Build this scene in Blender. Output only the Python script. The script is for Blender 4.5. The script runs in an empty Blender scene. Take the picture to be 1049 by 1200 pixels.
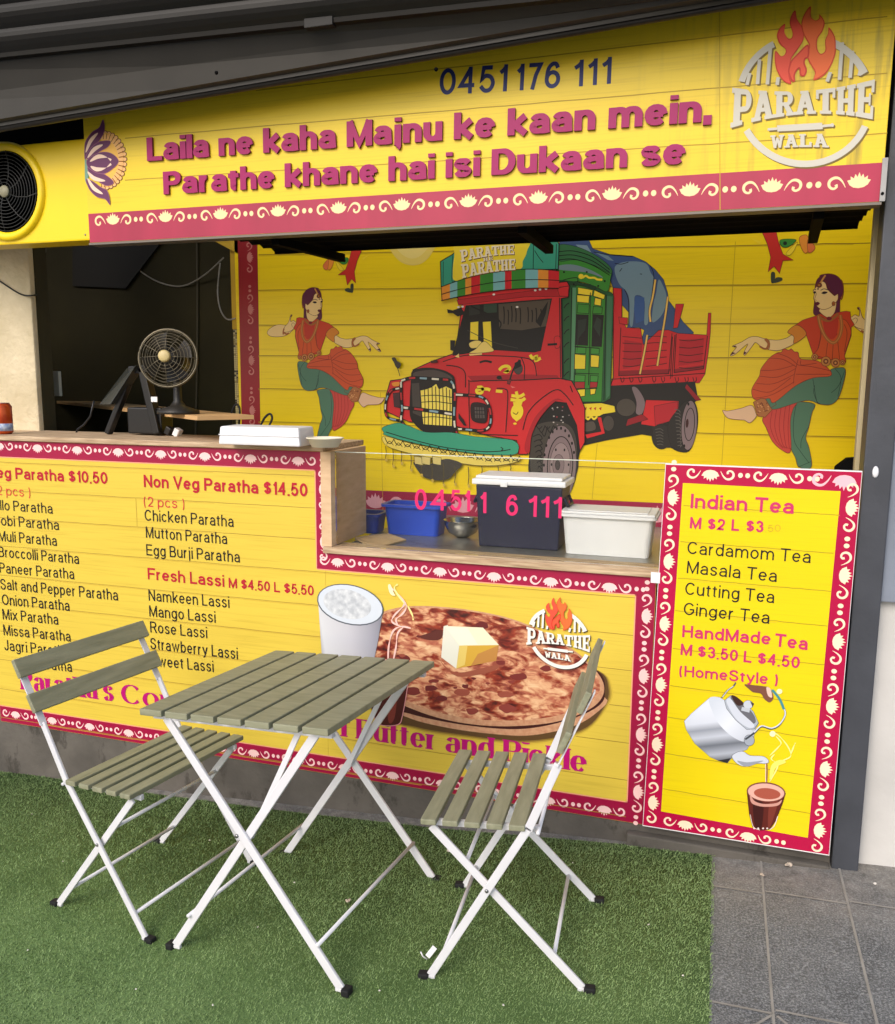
import bpy, bmesh, math, random
import numpy as np
from mathutils import Vector, Matrix
from mathutils.geometry import tessellate_polygon
random.seed(7)
S = bpy.context.scene
C = S.collection
# ------------------------------------------------------------------ camera
W, H, FPX = 1049.0, 1200.0, 997.845
YAW, PITCH, ROLL, CZ = -0.31235, 0.15122, 0.00717, 1.556
def cam_axes():
    cy, sy, cp, sp = math.cos(YAW), math.sin(YAW), math.cos(PITCH), math.sin(PITCH)
    f = Vector((sy*cp, cy*cp, -sp)); r = Vector((cy, -sy, 0)); u = r.cross(f)
    c, s = math.cos(ROLL), math.sin(ROLL)
    return c*r + s*u, c*u - s*r, f
CR, CU, CF = cam_axes()
cam = bpy.data.objects.new('camera', bpy.data.cameras.new('camera')); C.objects.link(cam)
cam.data.sensor_fit = 'HORIZONTAL'; cam.data.sensor_width = 36; cam.data.lens = 36*FPX/W
cam.data.clip_start = 0.05; cam.data.clip_end = 500
cam.matrix_world = Matrix(((CR.x, CU.x, -CF.x, 0), (CR.y, CU.y, -CF.y, 0), (CR.z, CU.z, -CF.z, CZ), (0, 0, 0, 1)))
S.camera = cam
# ------------------------------------------------------------------ daylight
world = bpy.data.worlds.new('World'); S.world = world; world.use_nodes = True
wt = world.node_tree
sky = wt.nodes.new('ShaderNodeTexSky'); sky.sky_type = 'NISHITA'; sky.sun_disc = False
SUN_EL, SUN_AZ = math.radians(38), math.radians(194)      # azimuth measured from +Y towards +X
sky.sun_elevation = SUN_EL; sky.sun_rotation = SUN_AZ
sky.air_density = 1.0; sky.dust_density = 3.0; sky.ozone_density = 1.0
bg = wt.nodes['Background']; bg.inputs['Strength'].default_value = 0.15
wt.links.new(sky.outputs[0], bg.inputs['Color'])
sl = bpy.data.lights.new('sun', 'SUN'); sl.energy = .72; sl.angle = math.radians(30); sl.color = (1, .97, .93)
sun = bpy.data.objects.new('sun', sl); C.objects.link(sun)
sd = Vector((math.sin(SUN_AZ)*math.cos(SUN_EL), math.cos(SUN_AZ)*math.cos(SUN_EL), math.sin(SUN_EL)))
sun.rotation_euler = sd.to_track_quat('Z', 'Y').to_euler(); sun.location = (0, 0, 8)
S.view_settings.view_transform = 'Standard'; S.view_settings.look = 'None'
S.view_settings.exposure = 0.68; S.view_settings.gamma = 1.0
S.cycles.max_bounces = 10; S.cycles.transparent_max_bounces = 12

# ------------------------------------------------------------------ survey helpers: a bearing in the survey photo -> a point on a real plane
def bearing(px, py): return CF + CR*((px-W/2)/FPX) - CU*((py-H/2)/FPX)
def P(px, py, Y):
    d = bearing(px, py); d = d*(Y/d.y); return Vector((d.x, Y, d.z+CZ))
def Pz(px, py, z):
    d = bearing(px, py); d = d*((z-CZ)/d.z); return Vector((d.x, d.y, z))
GX, GY, GX0, GY0 = 0.0628, -0.0141, -1.0678, 2.0593
def gz(x, y): return GX*(x-GX0) + GY*(y-GY0)
def Pg(px, py):
    d = bearing(px, py); t = (gz(0, 0)-CZ)/(d.z-GX*d.x-GY*d.y); return Vector((d.x*t, d.y*t, CZ+d.z*t))
NG = Vector((-GX, -GY, 1)).normalized()
def pxm(Y): return P(600, 500, Y).y and (P(601, 450, Y)-P(600, 450, Y)).length

# ------------------------------------------------------------------ materials
def lin(c): return tuple((v/255/12.92 if v <= 10 else ((v/255+.055)/1.055)**2.4) for v in c)
MATS = {}
def mat(name, rgb, rough=.6, metal=0, noise=0, nscale=20, bump=0, bscale=60, stretch=(1, 1, 1), spec=.4, rgb2=None, k=.9):
    if name in MATS: return MATS[name]
    m = bpy.data.materials.new(name); m.use_nodes = True; t = m.node_tree; b = t.nodes['Principled BSDF']
    c = tuple(v*k for v in lin(rgb)); b.inputs['Base Color'].default_value = (*c, 1)
    b.inputs['Roughness'].default_value = rough; b.inputs['Metallic'].default_value = metal
    b.inputs['Specular IOR Level'].default_value = spec
    if noise or bump:
        tc = t.nodes.new('ShaderNodeTexCoord'); mp = t.nodes.new('ShaderNodeMapping'); mp.inputs['Scale'].default_value = stretch
        t.links.new(tc.outputs['Object'], mp.inputs[0])
    if noise:
        n = t.nodes.new('ShaderNodeTexNoise'); n.inputs['Scale'].default_value = nscale; n.inputs['Detail'].default_value = 8
        t.links.new(mp.outputs[0], n.inputs['Vector'])
        r = t.nodes.new('ShaderNodeMapRange'); r.inputs[1].default_value = .3; r.inputs[2].default_value = .7
        t.links.new(n.outputs['Fac'], r.inputs[0])
        mx = t.nodes.new('ShaderNodeMix'); mx.data_type = 'RGBA'
        c2 = tuple(v*k for v in lin(rgb2)) if rgb2 else tuple(v*(1-noise) for v in c)
        mx.inputs[6].default_value = (*c2, 1); mx.inputs[7].default_value = (*c, 1)
        t.links.new(r.outputs[0], mx.inputs[0]); t.links.new(mx.outputs[2], b.inputs['Base Color'])
    if bump:
        n2 = t.nodes.new('ShaderNodeTexNoise'); n2.inputs['Scale'].default_value = bscale; n2.inputs['Detail'].default_value = 6
        t.links.new(mp.outputs[0], n2.inputs['Vector'])
        bp = t.nodes.new('ShaderNodeBump'); bp.inputs['Strength'].default_value = bump; bp.inputs['Distance'].default_value = .01
        t.links.new(n2.outputs['Fac'], bp.inputs['Height']); t.links.new(bp.outputs[0], b.inputs['Normal'])
    MATS[name] = m; return m
def ink(rgb): return mat('ink_%02x%02x%02x' % tuple(rgb), rgb, rough=.45, spec=.3)
def planks(name, rgb, dark, rough=.38, grime=None):
    """printed yellow timber: fine long grain, a few broad tone drifts; grime = (x0, x1) streaks of dirt towards x1"""
    m = bpy.data.materials.new(name); m.use_nodes = True; t = m.node_tree; b = t.nodes['Principled BSDF']
    b.inputs['Roughness'].default_value = rough; b.inputs['Specular IOR Level'].default_value = .35
    tc = t.nodes.new('ShaderNodeTexCoord')
    def nz(scale, st, lo, hi, detail=6):
        mp = t.nodes.new('ShaderNodeMapping'); mp.inputs['Scale'].default_value = st
        t.links.new(tc.outputs['Object'], mp.inputs[0])
        n = t.nodes.new('ShaderNodeTexNoise'); n.inputs['Scale'].default_value = scale; n.inputs['Detail'].default_value = detail
        t.links.new(mp.outputs[0], n.inputs['Vector'])
        r = t.nodes.new('ShaderNodeMapRange'); r.inputs[1].default_value = lo; r.inputs[2].default_value = hi
        t.links.new(n.outputs['Fac'], r.inputs[0]); return r.outputs[0]
    def mix(f, a, c):
        x = t.nodes.new('ShaderNodeMix'); x.data_type = 'RGBA'
        if isinstance(f, float): x.inputs[0].default_value = f
        else: t.links.new(f, x.inputs[0])
        for i, v in ((6, a), (7, c)):
            if isinstance(v, tuple): x.inputs[i].default_value = (*v, 1)
            else: t.links.new(v, x.inputs[i])
        return x.outputs[2]
    y = tuple(v*.9 for v in lin(rgb)); d = tuple(v*.9 for v in lin(dark))
    g = nz(9, (.5, 1, 22), .52, .8); g2 = nz(3, (.6, 1, 4), .35, .75)
    mul = t.nodes.new('ShaderNodeMath'); mul.operation = 'MULTIPLY'; t.links.new(g, mul.inputs[0]); mul.inputs[1].default_value = .5
    mul2 = t.nodes.new('ShaderNodeMath'); mul2.operation = 'MULTIPLY'; t.links.new(g2, mul2.inputs[0]); mul2.inputs[1].default_value = .2
    col = mix(mul.outputs[0], y, d); col = mix(mul2.outputs[0], col, d)
    if grime:
        sx = t.nodes.new('ShaderNodeSeparateXYZ'); t.links.new(tc.outputs['Object'], sx.inputs[0])
        mr = t.nodes.new('ShaderNodeMapRange'); mr.inputs[1].default_value = grime[0]; mr.inputs[2].default_value = grime[1]
        t.links.new(sx.outputs['X'], mr.inputs[0])
        st = nz(14, (3.2, 1, .22), .5, .72, 8)
        mm = t.nodes.new('ShaderNodeMath'); mm.operation = 'MULTIPLY'; t.links.new(mr.outputs[0], mm.inputs[0]); t.links.new(st, mm.inputs[1])
        mm2 = t.nodes.new('ShaderNodeMath'); mm2.operation = 'MULTIPLY'; t.links.new(mm.outputs[0], mm2.inputs[0]); mm2.inputs[1].default_value = .75
        col = mix(mm2.outputs[0], col, lin((92, 84, 58)))
    t.links.new(col, b.inputs['Base Color'])
    MATS[name] = m; return m
def glassy(name):
    m = bpy.data.materials.new(name); m.use_nodes = True; t = m.node_tree
    for n in list(t.nodes):
        if n.type != 'OUTPUT_MATERIAL': t.nodes.remove(n)
    o = t.nodes['Material Output']; tr = t.nodes.new('ShaderNodeBsdfTransparent'); tr.inputs[0].default_value = (.97, .98, .97, 1)
    gl = t.nodes.new('ShaderNodeBsdfGlossy'); gl.inputs['Roughness'].default_value = .03
    df = t.nodes.new('ShaderNodeBsdfDiffuse'); df.inputs[0].default_value = (.75, .72, .62, 1)
    fr = t.nodes.new('ShaderNodeFresnel'); fr.inputs[0].default_value = 1.25
    m1 = t.nodes.new('ShaderNodeMixShader'); m1.inputs[0].default_value = .006
    t.links.new(tr.outputs[0], m1.inputs[1]); t.links.new(df.outputs[0], m1.inputs[2])
    m2 = t.nodes.new('ShaderNodeMixShader'); t.links.new(fr.outputs[0], m2.inputs[0])
    t.links.new(m1.outputs[0], m2.inputs[1]); t.links.new(gl.outputs[0], m2.inputs[2]); t.links.new(m2.outputs[0], o.inputs[0])
    MATS[name] = m; return m

# ------------------------------------------------------------------ object helpers
def obj(name, me, parent=None):
    o = bpy.data.objects.new(name, me); C.objects.link(o); o.parent = parent; return o
def tag(o, label=None, cat=None, group=None, kind=None):
    if label: o['label'] = label
    if cat: o['category'] = cat; o['kind'] = 'thing'
    if group: o['group'] = group
    if kind: o['kind'] = kind
    return o
def thing(name, label, cat, loc=(0, 0, 0), group=None):
    o = bpy.data.objects.new(name, None); C.objects.link(o); o.location = loc; o.empty_display_size = .1
    return tag(o, label, cat, group)
class MB:
    """collects shapes, then links ONE mesh object"""
    def __init__(s): s.bm = bmesh.new(); s.mats = []
    def mi(s, m):
        if m not in s.mats: s.mats.append(m)
        return s.mats.index(m)
    def _fin(s, faces, m, smooth=False):
        i = s.mi(m)
        for f in faces: f.material_index = i; f.smooth = smooth
    def box(s, a, b, m, bev=0, M=None):
        """axis box from corner a to corner b, optional bevel, optional matrix"""
        a, b = Vector(a), Vector(b); tb = bmesh.new(); bmesh.ops.create_cube(tb, size=1)
        c = (a+b)/2; d = b-a
        for v in tb.verts: v.co = Vector((v.co.x*abs(d.x), v.co.y*abs(d.y), v.co.z*abs(d.z)))
        if bev: bmesh.ops.bevel(tb, geom=list(tb.edges), offset=bev, segments=2, affect='EDGES', profile=.6)
        for v in tb.verts: v.co = v.co + c
        if M:
            for v in tb.verts: v.co = M @ v.co
        s.join(tb, m); return s
    def join(s, tb, m, smooth=False):
        bmesh.ops.recalc_face_normals(tb, faces=list(tb.faces))
        mp = {}
        for v in tb.verts: mp[v] = s.bm.verts.new(v.co)
        i = s.mi(m)
        for f in tb.faces:
            try:
                nf = s.bm.faces.new([mp[v] for v in f.verts]); nf.material_index = i; nf.smooth = smooth
            except ValueError: pass
        tb.free()
    def bar(s, p, q, w, t, m, side=(0, 1, 0), bev=.0015):
        """flat bar p->q: thickness t along side, width w across"""
        p, q = Vector(p), Vector(q); d = (q-p); L = d.length; z = d.normalized(); y = Vector(side); y = (y-z*y.dot(z)).normalized(); x = y.cross(z)
        M = Matrix(((x.x, y.x, z.x, p.x), (x.y, y.y, z.y, p.y), (x.z, y.z, z.z, p.z), (0, 0, 0, 1)))
        return s.box((-w/2, -t/2, 0), (w/2, t/2, L), m, bev, M)
    def hexa(s, pts, m, bev=0):
        """eight corners: front bl br tr tl, back bl br tr tl"""
        tb = bmesh.new(); v = [tb.verts.new(p) for p in pts]
        for f in ((0, 1, 2, 3), (5, 4, 7, 6), (4, 0, 3, 7), (1, 5, 6, 2), (3, 2, 6, 7), (4, 5, 1, 0)): tb.faces.new([v[i] for i in f])
        if bev: bmesh.ops.bevel(tb, geom=list(tb.edges), offset=bev, segments=2, affect='EDGES', profile=.6)
        s.join(tb, m); return s
    def tube(s, pts, r, m, n=8, closed=False):
        pts = [Vector(p) for p in pts]; k = len(pts); tb = bmesh.new(); rings = []
        up = Vector((0.13, .31, .94)).normalized()
        for i, p in enumerate(pts):
            a = pts[i-1] if (i or closed) else p; b = pts[(i+1) % k] if (i < k-1 or closed) else p
            t = (b-a).normalized(); x = t.cross(up)
            if x.length < 1e-3: x = t.cross(Vector((1, 0, 0)))
            x.normalize(); y = t.cross(x); rr = r[i] if isinstance(r, (list, tuple)) else r
            rings.append([tb.verts.new(p + x*math.cos(2*math.pi*j/n)*rr + y*math.sin(2*math.pi*j/n)*rr) for j in range(n)])
        for i in range(k if closed else k-1):
            A, B = rings[i], rings[(i+1) % k]
            for j in range(n): tb.faces.new((A[j], A[(j+1) % n], B[(j+1) % n], B[j]))
        if not closed: tb.faces.new(rings[0]); tb.faces.new(rings[-1])
        s.join(tb, m, True); return s
    def lathe(s, prof, m, M=None, n=28, smooth=True, caps=True):
        tb = bmesh.new(); rings = []
        for r, z in prof: rings.append([tb.verts.new((r*math.cos(2*math.pi*j/n), r*math.sin(2*math.pi*j/n), z)) for j in range(n)])
        for A, B in zip(rings, rings[1:]):
            for j in range(n): tb.faces.new((A[j], A[(j+1) % n], B[(j+1) % n], B[j]))
        if caps and prof[0][0] > 1e-6: tb.faces.new(rings[0])
        if caps and prof[-1][0] > 1e-6: tb.faces.new(rings[-1])
        bmesh.ops.remove_doubles(tb, verts=list(tb.verts), dist=1e-6)
        if M:
            for v in tb.verts: v.co = M @ v.co
        s.join(tb, m, smooth); return s
    def build(s, name, parent=None):
        me = bpy.data.meshes.new(name); s.bm.to_mesh(me); s.bm.free()
        for m in s.mats: me.materials.append(m)
        return obj(name, me, parent)

# ------------------------------------------------------------------ flat printed artwork on real boards
def catmull(pts, closed=True, k=5):
    n = len(pts); out = []
    for i in range(n if closed else n-1):
        p0 = pts[(i-1) % n] if closed or i else pts[0]; p1 = pts[i]; p2 = pts[(i+1) % n]; p3 = pts[(i+2) % n] if closed or i < n-2 else pts[-1]
        for j in range(k):
            t = j/k
            out.append(tuple(.5*(2*b + (c-a)*t + (2*a-5*b+4*c-d)*t*t + (3*b-a-3*c+d)*t**3) for a, b, c, d in zip(p0, p1, p2, p3)))
    if not closed: out.append(tuple(pts[-1]))
    return out
def ell(cx, cy, rx, ry, a0=0, a1=360, n=28, rot=0):
    c, s = math.cos(math.radians(rot)), math.sin(math.radians(rot)); o = []
    full = abs(a1-a0) >= 360
    for i in range(n if full else n+1):
        a = math.radians(a0+(a1-a0)*i/n); x, y = rx*math.cos(a), ry*math.sin(a); o.append((cx+x*c-y*s, cy+x*s+y*c))
    return o
class Art:
    """flat inks on the plane Y = const, facing the street; every ink lies a hair in front of the one before"""
    STEP = 0.00003
    def __init__(s, Y, thick=0, side=None): s.side = side; s.Y = Y; s.v = []; s.f = []; s.m = []; s.mats = []; s.lev = 0; s.z = lambda p: p; s.thick = thick
    def zoom(s, ox, oy, k):
        """survey sheet: sheet coordinates -> plane coordinates (X, Z)"""
        def fn(p):
            q = P(ox+p[0]/k, oy+p[1]/k, s.Y); return (q.x, q.z)
        s.z = fn; return s
    def plane(s): s.z = lambda p: p; return s
    def mi(s, m):
        if not isinstance(m, bpy.types.Material): m = ink(m)
        if m not in s.mats: s.mats.append(m)
        return s.mats.index(m)
    def _tri(s, pts, m, lev=None):
        if lev is None: s.lev += 1; lev = s.lev
        i0 = len(s.v); y = s.Y - .0002 - lev*s.STEP - s.thick
        s.v += [(p[0], y, p[1]) for p in pts]; mi = s.mi(m)
        for t in tessellate_polygon([[Vector((p[0], p[1], 0)) for p in pts]]):
            s.f.append(tuple(i0+j for j in t)); s.m.append(mi)
        if s.thick:
            n = len(pts); s.v += [(p[0], s.Y-.0001, p[1]) for p in pts]
            for j in range(n): s.f.append((i0+j, i0+(j+1) % n, i0+n+(j+1) % n, i0+n+j)); s.m.append(s.mi(s.side or m))
    def poly(s, pts, m, smooth=False, line=None, lw=.0016, lm=(20, 14, 12)):
        q = [s.z(p) for p in (catmull(pts) if smooth else pts)]; s._tri(q, m)
        if line: s.ribbon(q, lw, lm, closed=True)
        return s
    def stroke(s, pts, m, w=.0016, smooth=True, closed=False):
        q = [s.z(p) for p in (catmull(pts, closed) if smooth and len(pts) > 2 else pts)]; s.ribbon(q, w, m, closed); return s
    def ribbon(s, q, w, m, closed=False, lev=None, ext=(0, 0)):
        if lev is None: s.lev += 1; lev = s.lev
        q = [Vector((a[0], a[1])) for a in q]; r = [q[0]]
        for a in q[1:]:
            if (a-r[-1]).length > 1e-6: r.append(a)
        if closed and (r[0]-r[-1]).length < 1e-6: r.pop()
        n = len(r)
        if n < 2: return
        if ext[0]: r[0] = r[0] + (r[0]-r[1]).normalized()*ext[0]
        if ext[1]: r[-1] = r[-1] + (r[-1]-r[-2]).normalized()*ext[1]
        A = []; B = []
        for i in range(n):
            a = r[i-1] if i or closed else None; b = r[(i+1) % n] if i < n-1 or closed else None
            d1 = (r[i]-a).normalized() if a is not None else None; d2 = (b-r[i]).normalized() if b is not None else None
            d1 = d1 or d2; d2 = d2 or d1
            t = d1+d2; t = t.normalized() if t.length > 1e-4 else d2
            nn = Vector((-t.y, t.x)); c = max(.45, nn.dot(Vector((-d2.y, d2.x))))
            ww = w(t) if callable(w) else (w[i] if isinstance(w, list) else w)
            A.append(r[i]+nn*ww/2/c); B.append(r[i]-nn*ww/2/c)
        i0 = len(s.v); y = s.Y - .0002 - lev*s.STEP - s.thick; mi = s.mi(m)
        for a, b in zip(A, B): s.v += [(a.x, y, a.y), (b.x, y, b.y)]
        L = n if closed else n-1
        for i in range(L):
            j = (i+1) % n; s.f.append((i0+2*i, i0+2*i+1, i0+2*j+1, i0+2*j)); s.m.append(mi)
        if s.thick:
            k0 = len(s.v)
            for a, b in zip(A, B): s.v += [(a.x, s.Y-.0001, a.y), (b.x, s.Y-.0001, b.y)]
            for i in range(L):
                j = (i+1) % n
                for o in (0, 1): s.f.append((i0+2*i+o, i0+2*j+o, k0+2*j+o, k0+2*i+o)); s.m.append(s.mi(s.side or m))
            if not closed:
                for i in (0, n-1): s.f.append((i0+2*i, i0+2*i+1, k0+2*i+1, k0+2*i)); s.m.append(s.mi(s.side or m))
    def build(s, name, parent=None, label=None):
        me = bpy.data.meshes.new(name); me.from_pydata(s.v, [], s.f); me.update()
        for m in s.mats: me.materials.append(m)
        me.polygons.foreach_set('material_index', s.m)
        # every ink faces the street
        bm = bmesh.new(); bm.from_mesh(me)
        if not s.thick:
            for f in bm.faces:
                f.normal_update()
                if f.normal.y > 0: f.normal_flip()
        bm.to_mesh(me); bm.free()
        o = obj(name, me, parent)
        if label: o['label'] = label
        return o
    # -------------------------------------------------------------- lettering
    def text(s, txt, p0, p1, cap, m, w=.13, style='sans', shear=0):
        """signwriter's lettering from baseline p0 to p1 (sheet coords), cap height in sheet units at p0"""
        a = Vector(s.z(p0)); b = Vector(s.z(p1)); top = Vector(s.z((p0[0], p0[1]-cap))); h = (top-a).length
        U = (b-a).normalized(); V = Vector((-U.y, U.x)); total = (b-a).length
        s.glyphs(txt, total, h, lambda x, y: a+U*x+V*y, m, w, style)
    def glyphs(s, txt, total, h, place, m, w=.13, style='sans'):
        gap = (.15 if w < .14 else .10 if w < .2 else .03) if style == 'sans' else .05; gap += w*.1; wy = w*.2 if style != 'sans' else (w*.62 if w > .2 else w); lay = []; x = 0
        for ch in txt:
            if ch == ' ': x += .30+w*.3; continue
            g = GL[ch]; lay.append((x, ch)); x += g[0]+gap+(w-.115)*.75+.115
        x -= gap
        wid = w*h; sx = (total-wid*0)/x
        base = s.lev
        for gx, ch in lay:
            gw, low, strokes = GL[ch]
            x0 = gx*sx+wid/2; iw = max(0.0, (gw+(w-.115)*.75+.115)*sx-wid)
            for k, (pts, cs, ce) in enumerate(strokes):
                q = []
                for px, py in pts:
                    if low: yy = (wy/2+py*(1-wy/XH) if 0 <= py <= XH else (py-wy/2 if py > XH else py+wy/2))
                    else: yy = wy/2+py*(1-wy)
                    q.append(place(x0+px*iw, yy*h))
                cl = cs == 'o'
                ex = [0, 0]
                for e_, (fl, a, b) in enumerate(((cs, q[0], q[1]), (ce, q[-1], q[-2]))):
                    if fl == 's': ex[e_] = (wy*h if abs(a[1]-b[1]) > .5*abs(a[0]-b[0]) else wid)/2
                if style == 'sans':
                    s.ribbon(q, wid if wy == w else (lambda t: wid*(.62+.38*abs(t.y))), m, closed=cl, lev=base+1+(k % 6), ext=ex)
                else:
                    thin = wid*.2
                    s.ribbon(q, (lambda t: thin+(wid*1.05-thin)*abs(t.y)**1.5), m, closed=cl, lev=base+1+(k % 6), ext=ex)
                    if not cl:
                        for e, fl, nb in ((0, cs, 1), (-1, ce, -2)):
                            a, b = Vector(q[e]), Vector(q[nb])
                            if fl == 's' and abs((a-b).normalized().y) > .75:
                                t = (a-b).normalized(); c = a
                                s.ribbon([c-Vector((wid*.74, 0)), c+Vector((wid*.74, 0))], thin*1.15, m, lev=base+8+(k % 4))
        s.lev = base
    # -------------------------------------------------------------- lotus and scroll border
    def border(s, c0, c1, n, m, flip=False, pre=True, post=True, size=1.0, extra=(0, 0)):
        a = Vector(s.z(c0)); b = Vector(s.z(c1)); d = b-a; per = d.length/max(1, n-1) if n > 1 else extra[1]; U = d.normalized()
        V = Vector((-U.y, U.x))*(-1 if flip else 1); k = per*size; lv = s.lev+1
        def at(c, x, y): return c+U*x*k+V*y*k
        lo = [(-.135, .035), (-.095, .045), (-.1, .085), (-.06, .06), (-.045, .11), (-.02, .075), (0, .13), (.02, .075), (.045, .11), (.06, .06), (.1, .085), (.095, .045), (.135, .035),
              (.105, -.02), (.06, -.05), (0, -.06), (-.06, -.05), (-.105, -.02)]
        sc = [(.15, -.045), (.185, .02), (.235, .07), (.29, .075), (.335, .045), (.345, 0), (.325, -.04), (.285, -.055), (.255, -.035), (.262, -.005)]
        sw = [.006, .018, .028, .034, .036, .034, .03, .028, .03, .036]
        for i in range(-extra[0], n):
            c = a+U*per*i
            s._tri([at(c, *p) for p in lo], m, lv)
            for sg in ((1, -1)):
                if (sg < 0 and i == 0 and not pre) or (sg > 0 and i == n-1 and not post): continue
                q = [at(c, sg*p[0], p[1]) for p in catmull(sc, False, 3)]
                ww = [v[0]*k for v in catmull([(v, 0) for v in sw], False, 3)]
                s.ribbon(q, ww, m, lev=lv)
            if i < n-1 or post == 2:
                for dx in (.447, .553): s._tri([at(c, dx+.036*math.cos(t*.5236), .005+.04*math.sin(t*.5236)) for t in range(12)], m, lv)
            if i == -extra[0] and pre == 2:
                for dx in (-.447, -.553): s._tri([at(c, dx+.036*math.cos(t*.5236), .005+.04*math.sin(t*.5236)) for t in range(12)], m, lv)
        s.lev = lv+1
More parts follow.
